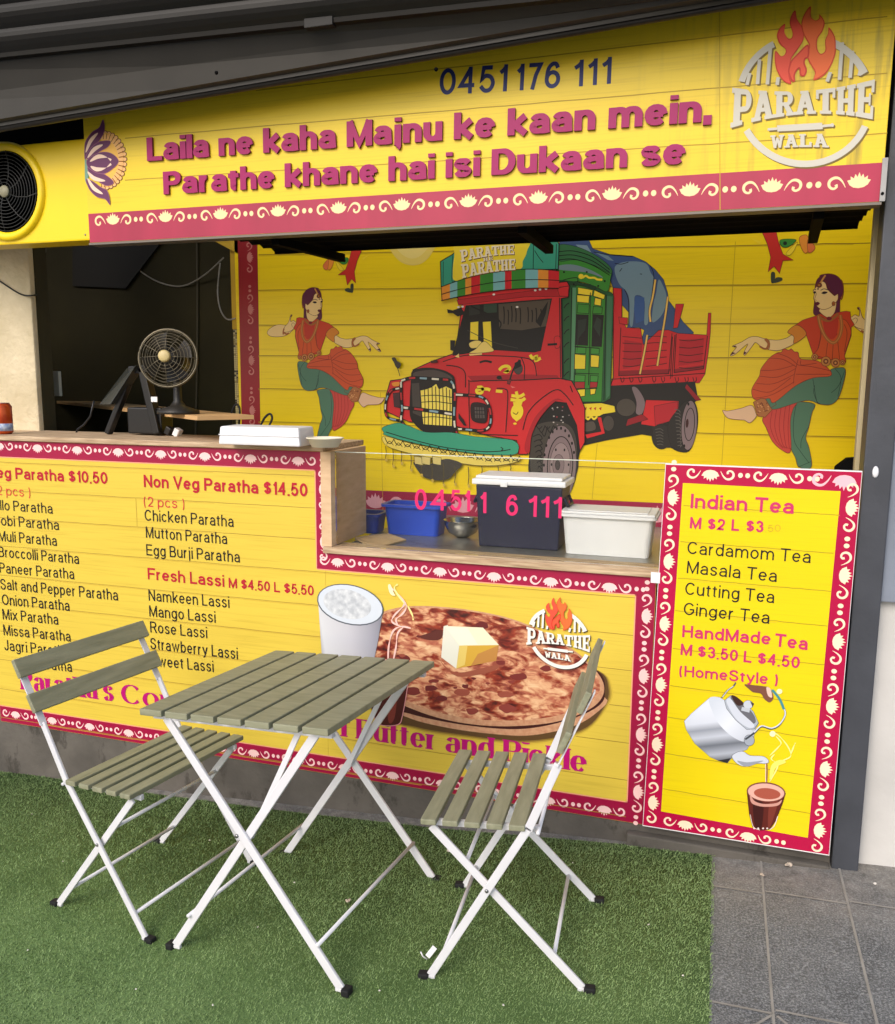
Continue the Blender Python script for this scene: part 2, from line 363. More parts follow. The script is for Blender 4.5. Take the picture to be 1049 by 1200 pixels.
# ---- stroke alphabet: width, lower-case?, strokes (points, start cap, end cap); 's' = squared to the line, 'b' = blunt, 'o' = closed
XH = .73
def arc(cx, cy, rx, ry, a0, a1, n=12): return [(cx+rx*math.cos(math.radians(a0+(a1-a0)*i/n)), cy+ry*math.sin(math.radians(a0+(a1-a0)*i/n))) for i in range(n+1)]
def cm(*p): return catmull(list(p), False, 6)
h = XH
O_ = (arc(.5, h/2, .5, h/2, 0, 345, 23), 'o', 'o')
NA = [(0, .5*h)]+arc(.5, .6*h, .5, .4*h, 170, 0)+[(1, 0)]
def st(x, a, b): return ([(x, a), (x, b)], 's', 's')
GL = {
 'a': (.40, 1, [(arc(.5, .66*h, .46, .34*h, 165, 0)+[(.98, .2*h), (1, 0)], 'b', 's'), ([(.97, .58*h), (.6, .55*h)]+arc(.42, .27*h, .42, .27*h, 95, 270)+arc(.55, .3*h, .43, .3*h, -80, -5, 6), 'b', 'b')]),
 'b': (.42, 1, [st(0, 0, 1), O_]), 'c': (.40, 1, [(arc(.52, h/2, .52, h/2, 38, 322), 'b', 'b')]), 'd': (.42, 1, [st(1, 0, 1), O_]),
 'e': (.42, 1, [(arc(.5, h/2, .5, h/2, 0, 322), 'b', 'b'), ([(.02, h/2), (.98, h/2)], 'b', 'b')]),
 'f': (.20, 1, [([(.42, 0), (.42, .8)]+arc(.95, .8, .53, .2, 175, 95, 5), 's', 'b'), ([(0, h), (.95, h)], 's', 's')]),
 'g': (.42, 1, [O_, ([(1, h), (1, 0)]+arc(.5, -.04, .5, .2, 0, -150, 8), 's', 'b')]),
 'h': (.40, 1, [st(0, 0, 1), (NA, 'b', 's')]), 'i': (.0, 1, [st(.5, 0, h), ([(.5, .94), (.5, 1.0)], 'b', 's')]),
 'j': (.06, 1, [([(.8, h), (.8, -.08)]+arc(.2, -.1, .6, .14, 0, -90, 4), 's', 'b'), ([(.8, .94), (.8, 1.0)], 'b', 's')]),
 'k': (.40, 1, [st(0, 0, 1), ([(.02, .32*h), (.95, h)], 'b', 's'), ([(.32, .52*h), (1, 0)], 'b', 's')]), 'l': (.0, 1, [st(.5, 0, 1)]),
 'm': (.74, 1, [st(0, 0, h), ([(0, .5*h)]+arc(.25, .6*h, .25, .4*h, 170, 0)+[(.5, 0)], 'b', 's'), ([(.5, .5*h)]+arc(.75, .6*h, .25, .4*h, 170, 0)+[(1, 0)], 'b', 's')]),
 'n': (.40, 1, [st(0, 0, h), (NA, 'b', 's')]), 'o': (.43, 1, [O_]), 'p': (.42, 1, [st(0, -.24, h), O_]), 'q': (.42, 1, [st(1, -.24, h), O_]),
 'r': (.22, 1, [st(0, 0, h), ([(0, .45*h)]+arc(.85, .5*h, .85, .5*h, 165, 82, 6), 'b', 'b')]),
 's': (.37, 1, [(cm((.97, .78*h), (.75, .97*h), (.3, .98*h), (.05, .76*h), (.3, .56*h), (.72, .46*h), (.98, .25*h), (.7, .02*h), (.25, .02*h), (.02, .24*h)), 'b', 'b')]),
 't': (.20, 1, [([(.42, .93), (.42, .2*h)]+arc(.9, .17*h, .48, .17*h, 180, 275, 5), 'b', 'b'), ([(0, h), (.95, h)], 's', 's')]),
 'u': (.40, 1, [st(1, 0, h), ([(1, .5*h)]+arc(.5, .4*h, .5, .4*h, -10, -180)+[(0, h)], 'b', 's')]),
 'v': (.42, 1, [([(0, h), (.5, 0), (1, h)], 's', 's')]), 'w': (.66, 1, [([(0, h), (.26, 0), (.5, h), (.74, 0), (1, h)], 's', 's')]),
 'x': (.40, 1, [([(0, 0), (1, h)], 's', 's'), ([(0, h), (1, 0)], 's', 's')]), 'y': (.42, 1, [([(0, h), (.52, .05*h)], 's', 'b'), (cm((1, h), (.52, 0), (.36, -.17), (.05, -.21)), 's', 'b')]),
 'A': (.56, 0, [([(0, 0), (.46, 1)], 's', 'b'), ([(.54, 1), (1, 0)], 'b', 's'), ([(.18, .33), (.82, .33)], 'b', 'b')]),
 'B': (.50, 0, [st(0, 0, 1), ([(0, 1), (.55, 1)]+arc(.55, .76, .38, .24, 90, -90)+[(0, .52)], 'b', 'b'), ([(.5, .52)]+arc(.58, .26, .42, .26, 90, -90)+[(0, 0)], 'b', 'b')]),
 'C': (.58, 0, [(arc(.53, .5, .53, .5, 38, 322, 20), 'b', 'b')]), 'D': (.54, 0, [st(0, 0, 1), ([(0, 1), (.45, 1)]+arc(.45, .5, .55, .5, 90, -90)+[(0, 0)], 'b', 'b')]),
 'E': (.48, 0, [st(0, 0, 1), ([(0, 1), (1, 1)], 'b', 's'), ([(0, .52), (.93, .52)], 'b', 's'), ([(0, 0), (1, 0)], 'b', 's')]), 'F': (.46, 0, [st(0, 0, 1), ([(0, 1), (1, 1)], 'b', 's'), ([(0, .5), (.85, .5)], 'b', 's')]),
 'G': (.60, 0, [(arc(.52, .5, .52, .5, 38, 325, 20)+[(1, .22), (1, .46), (.58, .46)], 'b', 'b')]), 'H': (.54, 0, [st(0, 0, 1), st(1, 0, 1), ([(0, .52), (1, .52)], 'b', 'b')]), 'I': (.0, 0, [st(.5, 0, 1)]),
 'J': (.36, 0, [([(1, 1), (1, .3)]+arc(.5, .3, .5, .3, 0, -170), 's', 'b')]), 'K': (.54, 0, [st(0, 0, 1), ([(0, .35), (.97, 1)], 'b', 's'), ([(.35, .58), (1, 0)], 'b', 's')]), 'L': (.40, 0, [st(0, 0, 1), ([(0, 0), (1, 0)], 'b', 's')]),
 'M': (.66, 0, [st(0, 0, 1), st(1, 0, 1), ([(.02, 1), (.5, .02), (.98, 1)], 's', 's')]), 'N': (.54, 0, [st(0, 0, 1), st(1, 0, 1), ([(.02, 1), (.98, 0)], 'b', 'b')]), 'O': (.64, 0, [(arc(.5, .5, .5, .5, 0, 345, 23), 'o', 'o')]),
 'P': (.50, 0, [st(0, 0, 1), ([(0, 1), (.55, 1)]+arc(.58, .74, .42, .26, 90, -90)+[(0, .48)], 'b', 'b')]),
 'R': (.54, 0, [st(0, 0, 1), ([(0, 1), (.55, 1)]+arc(.56, .75, .4, .25, 90, -90)+[(0, .5)], 'b', 'b'), ([(.5, .5), (.7, .38), (1, 0)], 'b', 's')]),
 'S': (.52, 0, [(cm((.95, .76), (.78, .96), (.4, 1), (.08, .86), (.1, .65), (.45, .54), (.85, .42), (.97, .22), (.75, .03), (.38, 0), (.1, .1), (.02, .28)), 'b', 'b')]),
 'T': (.52, 0, [st(.5, 0, 1), ([(0, 1), (1, 1)], 's', 's')]), 'V': (.56, 0, [([(0, 1), (.5, 0), (1, 1)], 's', 's')]), 'W': (.84, 0, [([(0, 1), (.26, 0), (.5, 1), (.74, 0), (1, 1)], 's', 's')]),
 '0': (.44, 0, [(arc(.5, .5, .5, .5, 0, 345, 23), 'o', 'o')]), '1': (.18, 0, [st(1, 0, 1), ([(1, .98), (.6, .85), (0, .74)], 'b', 'b')]),
 '2': (.44, 0, [(cm((.03, .7), (.15, .93), (.5, 1.0), (.88, .9), (.95, .68), (.75, .42), (.35, .2), (.05, 0))+[(1, 0)], 'b', 'b')]),
 '3': (.44, 0, [(cm((.05, .78), (.22, .97), (.6, .99), (.9, .8), (.8, .58), (.45, .53)), 'b', 'b'), (cm((.45, .53), (.85, .45), (.98, .22), (.72, .02), (.3, .02), (.03, .24)), 'b', 'b')]),
 '4': (.46, 0, [st(.74, 0, 1), ([(.72, 1), (.02, .27), (1.05, .27)], 'b', 'b')]),
 '5': (.44, 0, [([(.92, 1), (.22, 1), (.1, .5)]+cm((.1, .5), (.4, .64), (.8, .57), (.98, .3), (.75, .03), (.35, 0), (.02, .2)), 'b', 'b')]),
 '6': (.44, 0, [(arc(.5, .31, .5, .31, 0, 345, 23), 'o', 'o'), (cm((.93, .8), (.75, .98), (.4, .97), (.1, .75), (.0, .35)), 'b', 'b')]), '7': (.44, 0, [([(0, 1), (1, 1), (.62, .55), (.38, 0)], 'b', 's')]),
 '8': (.44, 0, [(arc(.5, .75, .42, .25, 0, 345, 23), 'o', 'o'), (arc(.5, .26, .5, .26, 0, 345, 23), 'o', 'o')]), '9': (.44, 0, [(arc(.5, .69, .5, .31, 0, 345, 23), 'o', 'o'), (cm((.07, .2), (.25, .02), (.6, .03), (.9, .25), (1, .65)), 'b', 'b')]),
 '$': (.44, 0, [(cm((.95, .74), (.75, .9), (.4, .93), (.08, .8), (.12, .62), (.5, .52), (.88, .4), (.95, .22), (.72, .08), (.35, .06), (.03, .26)), 'b', 'b'), ([(.5, -.08), (.5, 1.08)], 'b', 'b')]),
 '.': (.0, 0, [([(.5, -.05), (.5, .03)], 's', 'b')]), ',': (.02, 1, [([(.6, .05), (.5, -.06), (.1, -.2)], 's', 'b')]), "'": (.0, 0, [([(.7, 1), (.3, .72)], 's', 'b')]),
 '(': (.14, 0, [(arc(1.2, .42, 1.2, .72, 120, 240), 'b', 'b')]), ')': (.14, 0, [(arc(-.2, .42, 1.2, .72, 60, -60), 'b', 'b')]),
}
for _k, _g in list(GL.items()):
    GL[_k] = (_g[0]*(1.24 if _g[1] else (1.15 if _k.isdigit() else 1.22)), _g[1], _g[2])
# slab-serif capitals in a unit box, as lists of polygons
def rc(x0, y0, x1, y1): return [(x0, y0), (x1, y0), (x1, y1), (x0, y1)]
def bowl(x0, xr, y0, y1, tx, ty):
    o = [(x0, y0)]+[(xr-.3+.3*math.cos(a), (y0+y1)/2+(y1-y0)/2*math.sin(a)) for a in [math.radians(-90+15*i) for i in range(13)]]+[(x0, y1)]
    i = [(x0, y1-ty)]+[(xr-.3+(.3-tx)*math.cos(a), (y0+y1)/2+((y1-y0)/2-ty)*math.sin(a)) for a in [math.radians(90-15*i) for i in range(13)]]+[(x0, y0+ty)]
    return o+i
SLAB = {
 'P': [rc(.12, 0, .44, 1), rc(0, 0, .56, .13), rc(0, .87, .5, 1), bowl(.42, .98, .36, 1, .26, .15)],
 'A': [[(.06, .05), (.34, .95), (.62, .95), (.32, .05)], [(.38, .95), (.66, .95), (.96, .05), (.66, .05)], rc(.28, .28, .72, .42), rc(-.06, 0, .4, .13), rc(.58, 0, 1.06, .13), rc(.25, .88, .67, 1)],
 'R': [rc(.1, 0, .4, 1), rc(0, 0, .5, .13), rc(0, .87, .5, 1), bowl(.38, .94, .42, 1, .26, .14), [(.42, .5), (.68, .5), (.95, .1), (.66, .1)], rc(.6, 0, 1.06, .13)],
 'T': [rc(.34, 0, .66, 1), rc(.2, 0, .8, .13), rc(0, .84, 1, 1), rc(0, .62, .14, .84), rc(.86, .62, 1, .84)],
 'H': [rc(.08, 0, .38, 1), rc(.62, 0, .92, 1), rc(.3, .42, .7, .57), rc(0, 0, .46, .13), rc(0, .87, .46, 1), rc(.54, 0, 1, .13), rc(.54, .87, 1, 1)],
 'E': [rc(.1, 0, .42, 1), rc(0, 0, .95, .14), rc(0, .86, .95, 1), rc(.4, .43, .75, .57), rc(.8, 0, .95, .34), rc(.8, .68, .95, 1), rc(.68, .34, .78, .66)],
 'W': [[(.04, .95), (.3, .95), (.42, .03), (.2, .03)], [(.2, .03), (.4, .03), (.6, .8), (.44, .8)], [(.44, .8), (.6, .8), (.8, .03), (.6, .03)], [(.6, .03), (.8, .03), (.98, .95), (.74, .95)], rc(-.04, .87, .38, 1), rc(.64, .87, 1.06, 1)],
 'L': [rc(.1, 0, .42, 1), rc(0, 0, .95, .15), rc(0, .87, .52, 1), rc(.78, 0, .95, .38)],
 'N': [rc(.08, 0, .32, 1), rc(.68, 0, .92, 1), [(.1, .95), (.36, .95), (.9, .05), (.64, .05)], rc(0, 0, .4, .13), rc(0, .87, .36, 1), rc(.6, .87, 1, 1)],
}
def slab(art, txt, top, bot, m, shadow=None, off=(0, 0), gap=.1):
    """slab capitals between two 3-point curves of sheet coords"""
    def q3(c, t):
        (a, b, d) = c; return tuple(a[i]*(1-t)*(1-2*t)+b[i]*4*t*(1-t)+d[i]*t*(2*t-1) for i in (0, 1))
    n = len(txt); wu = 1/(n+gap*(n-1))
    for pas, mm in ((0, shadow), (1, m)):
        if mm is None: continue
        lv = art.lev
        for k, ch in enumerate(txt):
            for j, pg in enumerate(SLAB[ch]):
                out = []
                for x, y in pg:
                    t = (k*(1+gap)+x)*wu; a = q3(bot, t); b = q3(top, t)
                    p = (a[0]+(b[0]-a[0])*y, a[1]+(b[1]-a[1])*y)
                    if pas == 0: p = (p[0]+off[0], p[1]+off[1])
                    out.append(art.z(p))
                art._tri(out, mm, lv+1+j)
        art.lev = lv+9
# ------------------------------------------------------------------ common colours
MAG = (164, 10, 64); PINKW = (250, 214, 200); CREAM = (250, 222, 168); YD = (150, 118, 20)
M_menu = planks('menu_print', (226, 198, 74), (186, 154, 50)); M_fas = planks('fascia_print', (240, 208, 42), (200, 164, 30), grime=(-.35, .42))
M_tea = planks('tea_print', (236, 212, 22), (214, 184, 30), rough=.22); M_mur = planks('mural_print', (252, 218, 8), (220, 182, 8))
M_mag = mat('magenta_print', MAG, .4, noise=.12, nscale=3); M_magf = mat('magenta_fascia', (180, 40, 76), .42, noise=.2, nscale=5, stretch=(2, 1, .6))
M_magt = mat('magenta_tea', (186, 18, 70), .22, noise=.1, nscale=6)
M_red = mat('mural_red', (152, 6, 26), .45, noise=.15, nscale=4)
M_white = mat('white_enamel', (222, 222, 226), .35, noise=.06, nscale=14, spec=.5)
M_olive = mat('olive_slat', (150, 150, 124), .55, noise=.2, nscale=7, stretch=(9, 1.2, 9), bump=.12, bscale=30, rgb2=(128, 129, 104))
M_cap = mat('rubber', (22, 23, 25), .7); M_bolt = mat('steel_bolt', (150, 150, 150), .35, metal=1)
M_conc = mat('concrete', (104, 99, 92), .9, noise=.4, nscale=6, bump=.3, bscale=40)
M_wood = mat('raw_wood', (226, 194, 156), .7, noise=.35, nscale=5, stretch=(2, 2, 9), bump=.1, bscale=20, rgb2=(206, 172, 134))
M_woodf = mat('worn_wood', (214, 190, 156), .75, noise=.45, nscale=6, stretch=(1.5, 14, 20), bump=.15, bscale=26, rgb2=(158, 128, 98))
M_steel = mat('bench_steel', (176, 174, 168), .38, metal=.75, noise=.25, nscale=8)
M_post = mat('grey_paint', (70, 73, 80), .45, noise=.25, nscale=9, bump=.08, bscale=50)
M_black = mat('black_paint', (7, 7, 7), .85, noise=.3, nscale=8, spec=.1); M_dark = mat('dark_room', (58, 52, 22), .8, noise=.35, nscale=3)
M_awn = mat('awning_vinyl', (54, 51, 46), .5, noise=.2, nscale=6, bump=.06, bscale=24); M_awn2 = mat('awning_tube', (38, 34, 30), .42, noise=.25, nscale=9)
M_rib = mat('awning_ribs', (28, 25, 21), .5, noise=.2, nscale=9)
M_stucco = mat('cream_render', (222, 208, 176), .9, noise=.16, nscale=7, bump=.9, bscale=34, rgb2=(196, 182, 148))
M_cream = mat('cream_trim', (206, 190, 150), .7, noise=.25, nscale=10, stretch=(1, 1, .3))
M_ypaint = mat('yellow_paint', (250, 214, 18), .35, noise=.08, nscale=5, bump=.03, bscale=20)
M_foam = mat('white_plastic', (236, 236, 238), .4, noise=.04, nscale=12)

def halftone(name, c0, c1, stops, rough=.4):
    """printed tone picture: colour bands along the line c0 -> c1 on the board (X, Z)"""
    m = bpy.data.materials.new(name); m.use_nodes = True; t = m.node_tree; b = t.nodes['Principled BSDF']; b.inputs['Roughness'].default_value = rough
    tc = t.nodes.new('ShaderNodeTexCoord'); d = Vector((c1[0]-c0[0], 0, c1[1]-c0[1])); L = d.length_squared
    dt = t.nodes.new('ShaderNodeVectorMath'); dt.operation = 'DOT_PRODUCT'; dt.inputs[1].default_value = d/L; t.links.new(tc.outputs['Object'], dt.inputs[0])
    ad = t.nodes.new('ShaderNodeMath'); ad.inputs[1].default_value = -(c0[0]*d.x+c0[1]*d.z)/L; t.links.new(dt.outputs['Value'], ad.inputs[0])
    r = t.nodes.new('ShaderNodeValToRGB'); e = r.color_ramp.elements
    while len(e) < len(stops): e.new(.5)
    for el, (p, c) in zip(e, stops): el.position = p; el.color = (*[v*.9 for v in lin(c)], 1)
    t.links.new(ad.outputs[0], r.inputs[0]); t.links.new(r.outputs[0], b.inputs['Base Color']); return m
def worn(m, rgb, scale, lo, stretch=(1, 1, 1), k=.9, amt=.8):
    """wear of its own shape (chips, stains) over an existing paint"""
    t = m.node_tree; b = t.nodes['Principled BSDF']; src = b.inputs['Base Color'].links[0].from_socket
    tc = t.nodes.new('ShaderNodeTexCoord'); mp = t.nodes.new('ShaderNodeMapping'); mp.inputs['Scale'].default_value = stretch; t.links.new(tc.outputs['Object'], mp.inputs[0])
    n = t.nodes.new('ShaderNodeTexNoise'); n.inputs['Scale'].default_value = scale; n.inputs['Detail'].default_value = 9; n.inputs['Roughness'].default_value = .7; t.links.new(mp.outputs[0], n.inputs['Vector'])
    r = t.nodes.new('ShaderNodeMapRange'); r.inputs[1].default_value = lo; r.inputs[2].default_value = lo+.06; r.inputs[4].default_value = amt; t.links.new(n.outputs['Fac'], r.inputs[0])
    x = t.nodes.new('ShaderNodeMix'); x.data_type = 'RGBA'; t.links.new(r.outputs[0], x.inputs[0]); t.links.new(src, x.inputs[6]); x.inputs[7].default_value = (*[v*k for v in lin(rgb)], 1); t.links.new(x.outputs[2], b.inputs['Base Color'])
worn(M_post, (150, 152, 156), 26, .70); worn(M_post, (48, 50, 54), 5, .60, (3, 3, .5), amt=.5)
worn(M_conc, (56, 52, 46), 7, .56, (1, 1, .5), amt=.7); worn(M_conc, (168, 162, 152), 30, .69, amt=.6)
worn(M_white, (176, 164, 146), 40, .68, amt=.5); worn(M_olive, (186, 182, 164), 60, .73, (6, 1, 6), amt=.5)
worn(M_menu, (150, 118, 44), 5, .66, (1, 1, 1.5), amt=.22); worn(M_tea, (252, 244, 190), 9, .69, (1, 1, 1), amt=.35); worn(M_fas, (150, 122, 40), 4, .66, (1, 1, 2), amt=.22)
worn(M_steel, (120, 116, 108), 9, .58, amt=.5); worn(M_foam, (196, 190, 176), 18, .66, amt=.4)
# ------------------------------------------------------------------ the setting
def ground_mat():
    m = bpy.data.materials.new('bluestone_paving'); m.use_nodes = True; t = m.node_tree; b = t.nodes['Principled BSDF']; b.inputs['Roughness'].default_value = .75
    tc = t.nodes.new('ShaderNodeTexCoord')
    def nz(sc, d=6, r=.6):
        n = t.nodes.new('ShaderNodeTexNoise'); n.inputs['Scale'].default_value = sc; n.inputs['Detail'].default_value = d; n.inputs['Roughness'].default_value = r
        t.links.new(tc.outputs['Object'], n.inputs['Vector']); return n.outputs['Fac']
    def ramp(f, *st):
        r = t.nodes.new('ShaderNodeValToRGB'); e = r.color_ramp.elements
        while len(e) < len(st): e.new(.5)
        for el, (p, c) in zip(e, st): el.position = p; el.color = (*lin(c), 1)
        t.links.new(f, r.inputs[0]); return r.outputs[0]
    def mix(f, a, c, mode='MIX'):
        x = t.nodes.new('ShaderNodeMix'); x.data_type = 'RGBA'; x.blend_type = mode
        if isinstance(f, float): x.inputs[0].default_value = f
        else: t.links.new(f, x.inputs[0])
        t.links.new(a, x.inputs[6]); t.links.new(c, x.inputs[7]); return x.outputs[2]
    speck = ramp(nz(190, 4, .8), (.38, (40, 42, 44)), (.5, (90, 93, 95)), (.62, (162, 165, 166)))
    broad = ramp(nz(5, 8, .65), (.35, (66, 68, 68)), (.65, (126, 127, 126)))
    col = mix(.38, speck, broad)
    # pale dust collecting near the shop front (along +Y)
    n = nz(9, 8, .7); sx = t.nodes.new('ShaderNodeSeparateXYZ'); t.links.new(tc.outputs['Object'], sx.inputs[0])
    mr = t.nodes.new('ShaderNodeMapRange'); mr.inputs[1].default_value = 2.3; mr.inputs[2].default_value = 2.68; t.links.new(sx.outputs['Y'], mr.inputs[0])
    mu = t.nodes.new('ShaderNodeMath'); mu.operation = 'MULTIPLY'; t.links.new(mr.outputs[0], mu.inputs[0]); t.links.new(n, mu.inputs[1])
    dust = ramp(nz(30, 6), (.3, (96, 88, 76)), (.7, (168, 160, 148)))
    col = mix(mu.outputs[0], col, dust)
    t.links.new(col, b.inputs['Base Color'])
    bp = t.nodes.new('ShaderNodeBump'); bp.inputs['Strength'].default_value = .35; bp.inputs['Distance'].default_value = .004
    t.links.new(nz(120, 5, .7), bp.inputs['Height']); t.links.new(bp.outputs[0], b.inputs['Normal'])
    return m
def gsheet(name, poly, m, dz, parent=None):
    b = MB(); vs = [b.bm.verts.new((x, y, gz(x, y)+dz)) for x, y in poly]; f = b.bm.faces.new(vs)
    f.normal_update()
    if f.normal.z < 0: f.normal_flip()
    b.mi(m); return b.build(name, parent)
pav = gsheet('pavement', [(-60, -60), (60, -60), (60, 60), (-60, 60)], ground_mat(), 0); tag(pav, 'dark speckled stone paving of square slabs', 'paving', kind='structure')
M_grout = mat('grout', (158, 155, 148), .9, noise=.4, nscale=12, rgb2=(136, 132, 124))
def groutline(b, p, q, w=.0065):
    p, q = Vector(p), Vector(q); d = (q-p).normalized(); n = Vector((-d.y, d.x))*w/2
    v = [b.bm.verts.new((x, y, gz(x, y)+.003)) for x, y in (p-n, q-n, q+n, p+n)]; f = b.bm.faces.new(v); f.normal_update()
    if f.normal.z < 0: f.normal_flip()
b = MB(); b.mi(M_grout)
for x in (.187, .413, .64, .866, 1.09): groutline(b, (x, .4), (x-.004, 2.72))
ys = [2.49, 1.972, 1.455, .94]
for y in ys:
    for x0, x1 in ((-.04, .184), (.19, .41), (.416, .637), (.643, .863), (.869, 1.087)): groutline(b, (x0, y+.01), (x1, y-.004))
for s in (-1, 1): groutline(b, (.187+.006*s, 1.962), (.187+s*.06, 1.9))
tag(b.build('paving_joints'), 'pale grout joints between the paving slabs', 'joints', kind='structure')

# ------------------------------------------------------------------ shop shell (dark room behind the counter)
YF = 2.70; YM = 3.62; YK = 4.25
def xz(px, py, Y): v = P(px, py, Y); return v.x, v.z
top_z = 3.05
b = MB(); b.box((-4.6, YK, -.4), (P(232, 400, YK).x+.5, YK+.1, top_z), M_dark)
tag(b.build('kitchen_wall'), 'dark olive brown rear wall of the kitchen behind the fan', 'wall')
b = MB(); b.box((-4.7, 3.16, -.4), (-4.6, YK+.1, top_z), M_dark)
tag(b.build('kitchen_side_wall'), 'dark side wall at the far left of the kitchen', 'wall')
b = MB(); xr_ = P(262, 400, YM).x; b.box((-4.7, 2.74, top_z), (xr_, YK+.12, top_z+.1), M_dark); b.box((xr_, YM+.02, top_z), (1.5, YK+.12, top_z+.1), M_dark)  # unseen roof; serving bay left roofless so sky light reaches the mural
tag(b.build('roof'), 'unseen flat roof over the kitchen, left open above the serving bay for light', 'roof', kind='structure')
b = MB(); b.box((-4.7, 2.85, -.35), (1.4, YK, -.25), M_conc)
tag(b.build('floor'), 'concrete floor inside the shop', 'floor', kind='structure')
# rendered cream wall at the left above the counter
wx = P(46, 500, 3.0).x; wz = P(20, 525, 3.0).z
b = MB(); tb = bmesh.new(); bmesh.ops.create_grid(tb, x_segments=40, y_segments=40, size=.5)
b.bm.free(); b.bm = bmesh.new()
rng = random.Random(3)
x0, x1, z0, z1 = -4.6, wx, -.3, P(20, 262, 3.0).z+.3
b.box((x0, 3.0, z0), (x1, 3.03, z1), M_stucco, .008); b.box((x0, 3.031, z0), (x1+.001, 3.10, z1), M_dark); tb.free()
tag(b.build('rendered_wall'), 'rough cream rendered wall beside the kitchen opening, behind the drink can', 'wall')

# ------------------------------------------------------------------ mural wall
mural = thing('mural_wall', 'back wall printed with a decorated red truck and two dancers on yellow boards', 'wall', (0, 0, 0))
mx0 = P(278, 400, YM).x; mx1 = P(1045, 400, YM).x+.25; mz0 = P(600, 640, YM).z-.1; mz1 = top_z-.004
b = MB(); b.box((mx0, YM, mz0), (mx1, YM+.05, mz1), M_mur); b.build('panel', mural)
A = Art(YM).zoom(0, 0, 1)
for yl, yr in ((298.7, 284.5), (340, 332), (381, 378.4), (416.8, 419.9), (455.5, 467.5), (494, 513), (533, 560)):
    pts = []
    for i in range(24):
        t = i/23; pts.append((303+(1032-303)*t, yl+(yr-yl)*t+random.uniform(-.35, .35)))
    A.stroke(pts, YD, .0035, smooth=False)
    A.stroke([(p[0], p[1]+1.3) for p in pts if random.random() < .8], (198, 160, 20), .002, smooth=False)
for xa, ya, xb, yb in ((862, 283, 845, 560), (446, 460, 449, 600), (700, 520, 694, 585)): A.stroke([(xa, ya), (xb, yb)], (190, 154, 20), .002)
A.poly([(455, 280), (459, 295), (470, 307), (484, 311), (497, 307), (507, 295), (510, 280)], (236, 208, 96), True)
A.poly([(463, 282), (468, 295), (482, 303), (496, 297), (502, 282)], (240, 216, 120), True)
A.build('printed_boards', mural)
A = Art(YM).zoom(0, 0, 1)
A.poly([(278.3, 270), (301.5, 270), (305.6, 520), (283.8, 520)], M_red)
A.border((294.8, 481), (292, 301.5), 4, (196, 120, 110), flip=True, pre=2, post=2, size=.8)
A.poly([(300, 560), (421, 574), (790, 590), (1005, 600), (1005, 640), (790, 622), (421, 604), (300, 590)], M_mag)
A.border((440, 590), (770, 606), 4, (226, 160, 170), pre=2, post=2, size=.9)
A.build('border_strip', mural)

# ---- decorated truck
K = (18, 14, 12); RED = (214, 38, 42); RD = (150, 24, 34); GRN = (62, 140, 46); DGR = (36, 92, 48); YEL = (250, 220, 50); TEAL = (60, 158, 122); LTL = (128, 186, 180); ORG = (238, 150, 48); GRY = (84, 78, 68); MAU = (132, 112, 112)
T = Art(YM); T.lev = 40
R1 = (650, 280, 5.245); R2 = (520, 330, 5.245); R3 = (600, 440, 4.196); ZC = (440, 400, 4.768); ZB = (500, 270, 5.828); ZA = (440, 270, 2.4976)
T.zoom(*R1)
T.poly([(30, -40), (200, -20), (235, 60), (340, 95), (480, 105), (560, 140), (620, 190), (670, 250), (695, 330), (702, 380), (740, 430), (790, 510), (855, 575), (850, 590), (760, 580), (767, 650), (752, 670), (720, 590), (690, 560), (640, 560), (600, 600), (560, 640), (545, 655), (540, 600), (552, 560), (520, 545), (470, 545), (465, 600), (450, 605), (440, 560), (455, 520), (455, 450), (410, 400), (360, 300), (330, 220), (240, 130), (30, 75)], (62, 84, 124), False, 1)
T.poly([(372, 210), (380, 160), (460, 138), (560, 150), (590, 205), (612, 250), (600, 330), (580, 430), (575, 515), (552, 520), (555, 400), (540, 355), (495, 350), (490, 420), (480, 530), (462, 520), (460, 380), (440, 320), (400, 280)], (118, 144, 152), True)
T.poly([(640, 250), (668, 290), (688, 350), (680, 420), (650, 480), (600, 510), (608, 400), (625, 330)], (118, 144, 152), True)
T.poly([(130, 35), (200, 40), (228, 85), (160, 65)], (128, 152, 160)); T.poly([(245, 80), (330, 105), (365, 135), (330, 130)], (118, 144, 152))
T.poly([(495, 350), (552, 360), (550, 500), (500, 520), (488, 430)], (58, 92, 146))
for l in ([(370, 150), (410, 155), (455, 142)], [(585, 160), (610, 220), (600, 330), (580, 470)], [(240, 80), (345, 98), (480, 108)], [(430, 310), (455, 380), (455, 520)], [(400, 200), (415, 180)], [(525, 215), (538, 217)]): T.stroke(l, K, .0028)
# bed
T.poly([(345, 905), (360, 850), (360, 300), (412, 305), (415, 480), (440, 545), (530, 550), (545, 650), (600, 600), (640, 562), (700, 560), (760, 580), (935, 590), (945, 455), (962, 455), (958, 575), (945, 700), (925, 830), (890, 885), (720, 890)], RED, False, 1)
T.poly([(395, 840), (700, 830), (715, 800), (400, 810)], RD); T.poly([(735, 825), (915, 800), (918, 775), (738, 800)], RD)
T.poly([(430, 620), (540, 640), (530, 780), (420, 800)], (186, 30, 40)); T.poly([(770, 620), (920, 610), (905, 760), (760, 780)], (190, 30, 40))
for y0, y1 in ((600, 610), (640, 646), (690, 692), (735, 733), (780, 772)):
    T.stroke([(418, y0), (470, y0+4), (535, y1)], K, .0026); T.stroke([(560, y0+3), (610, y0-2), (690, y1-8)], K, .0026)
for y in (620, 665, 710, 752, 790): T.stroke([(765, y), (830, y+6), (915, y-6)], K, .0026)
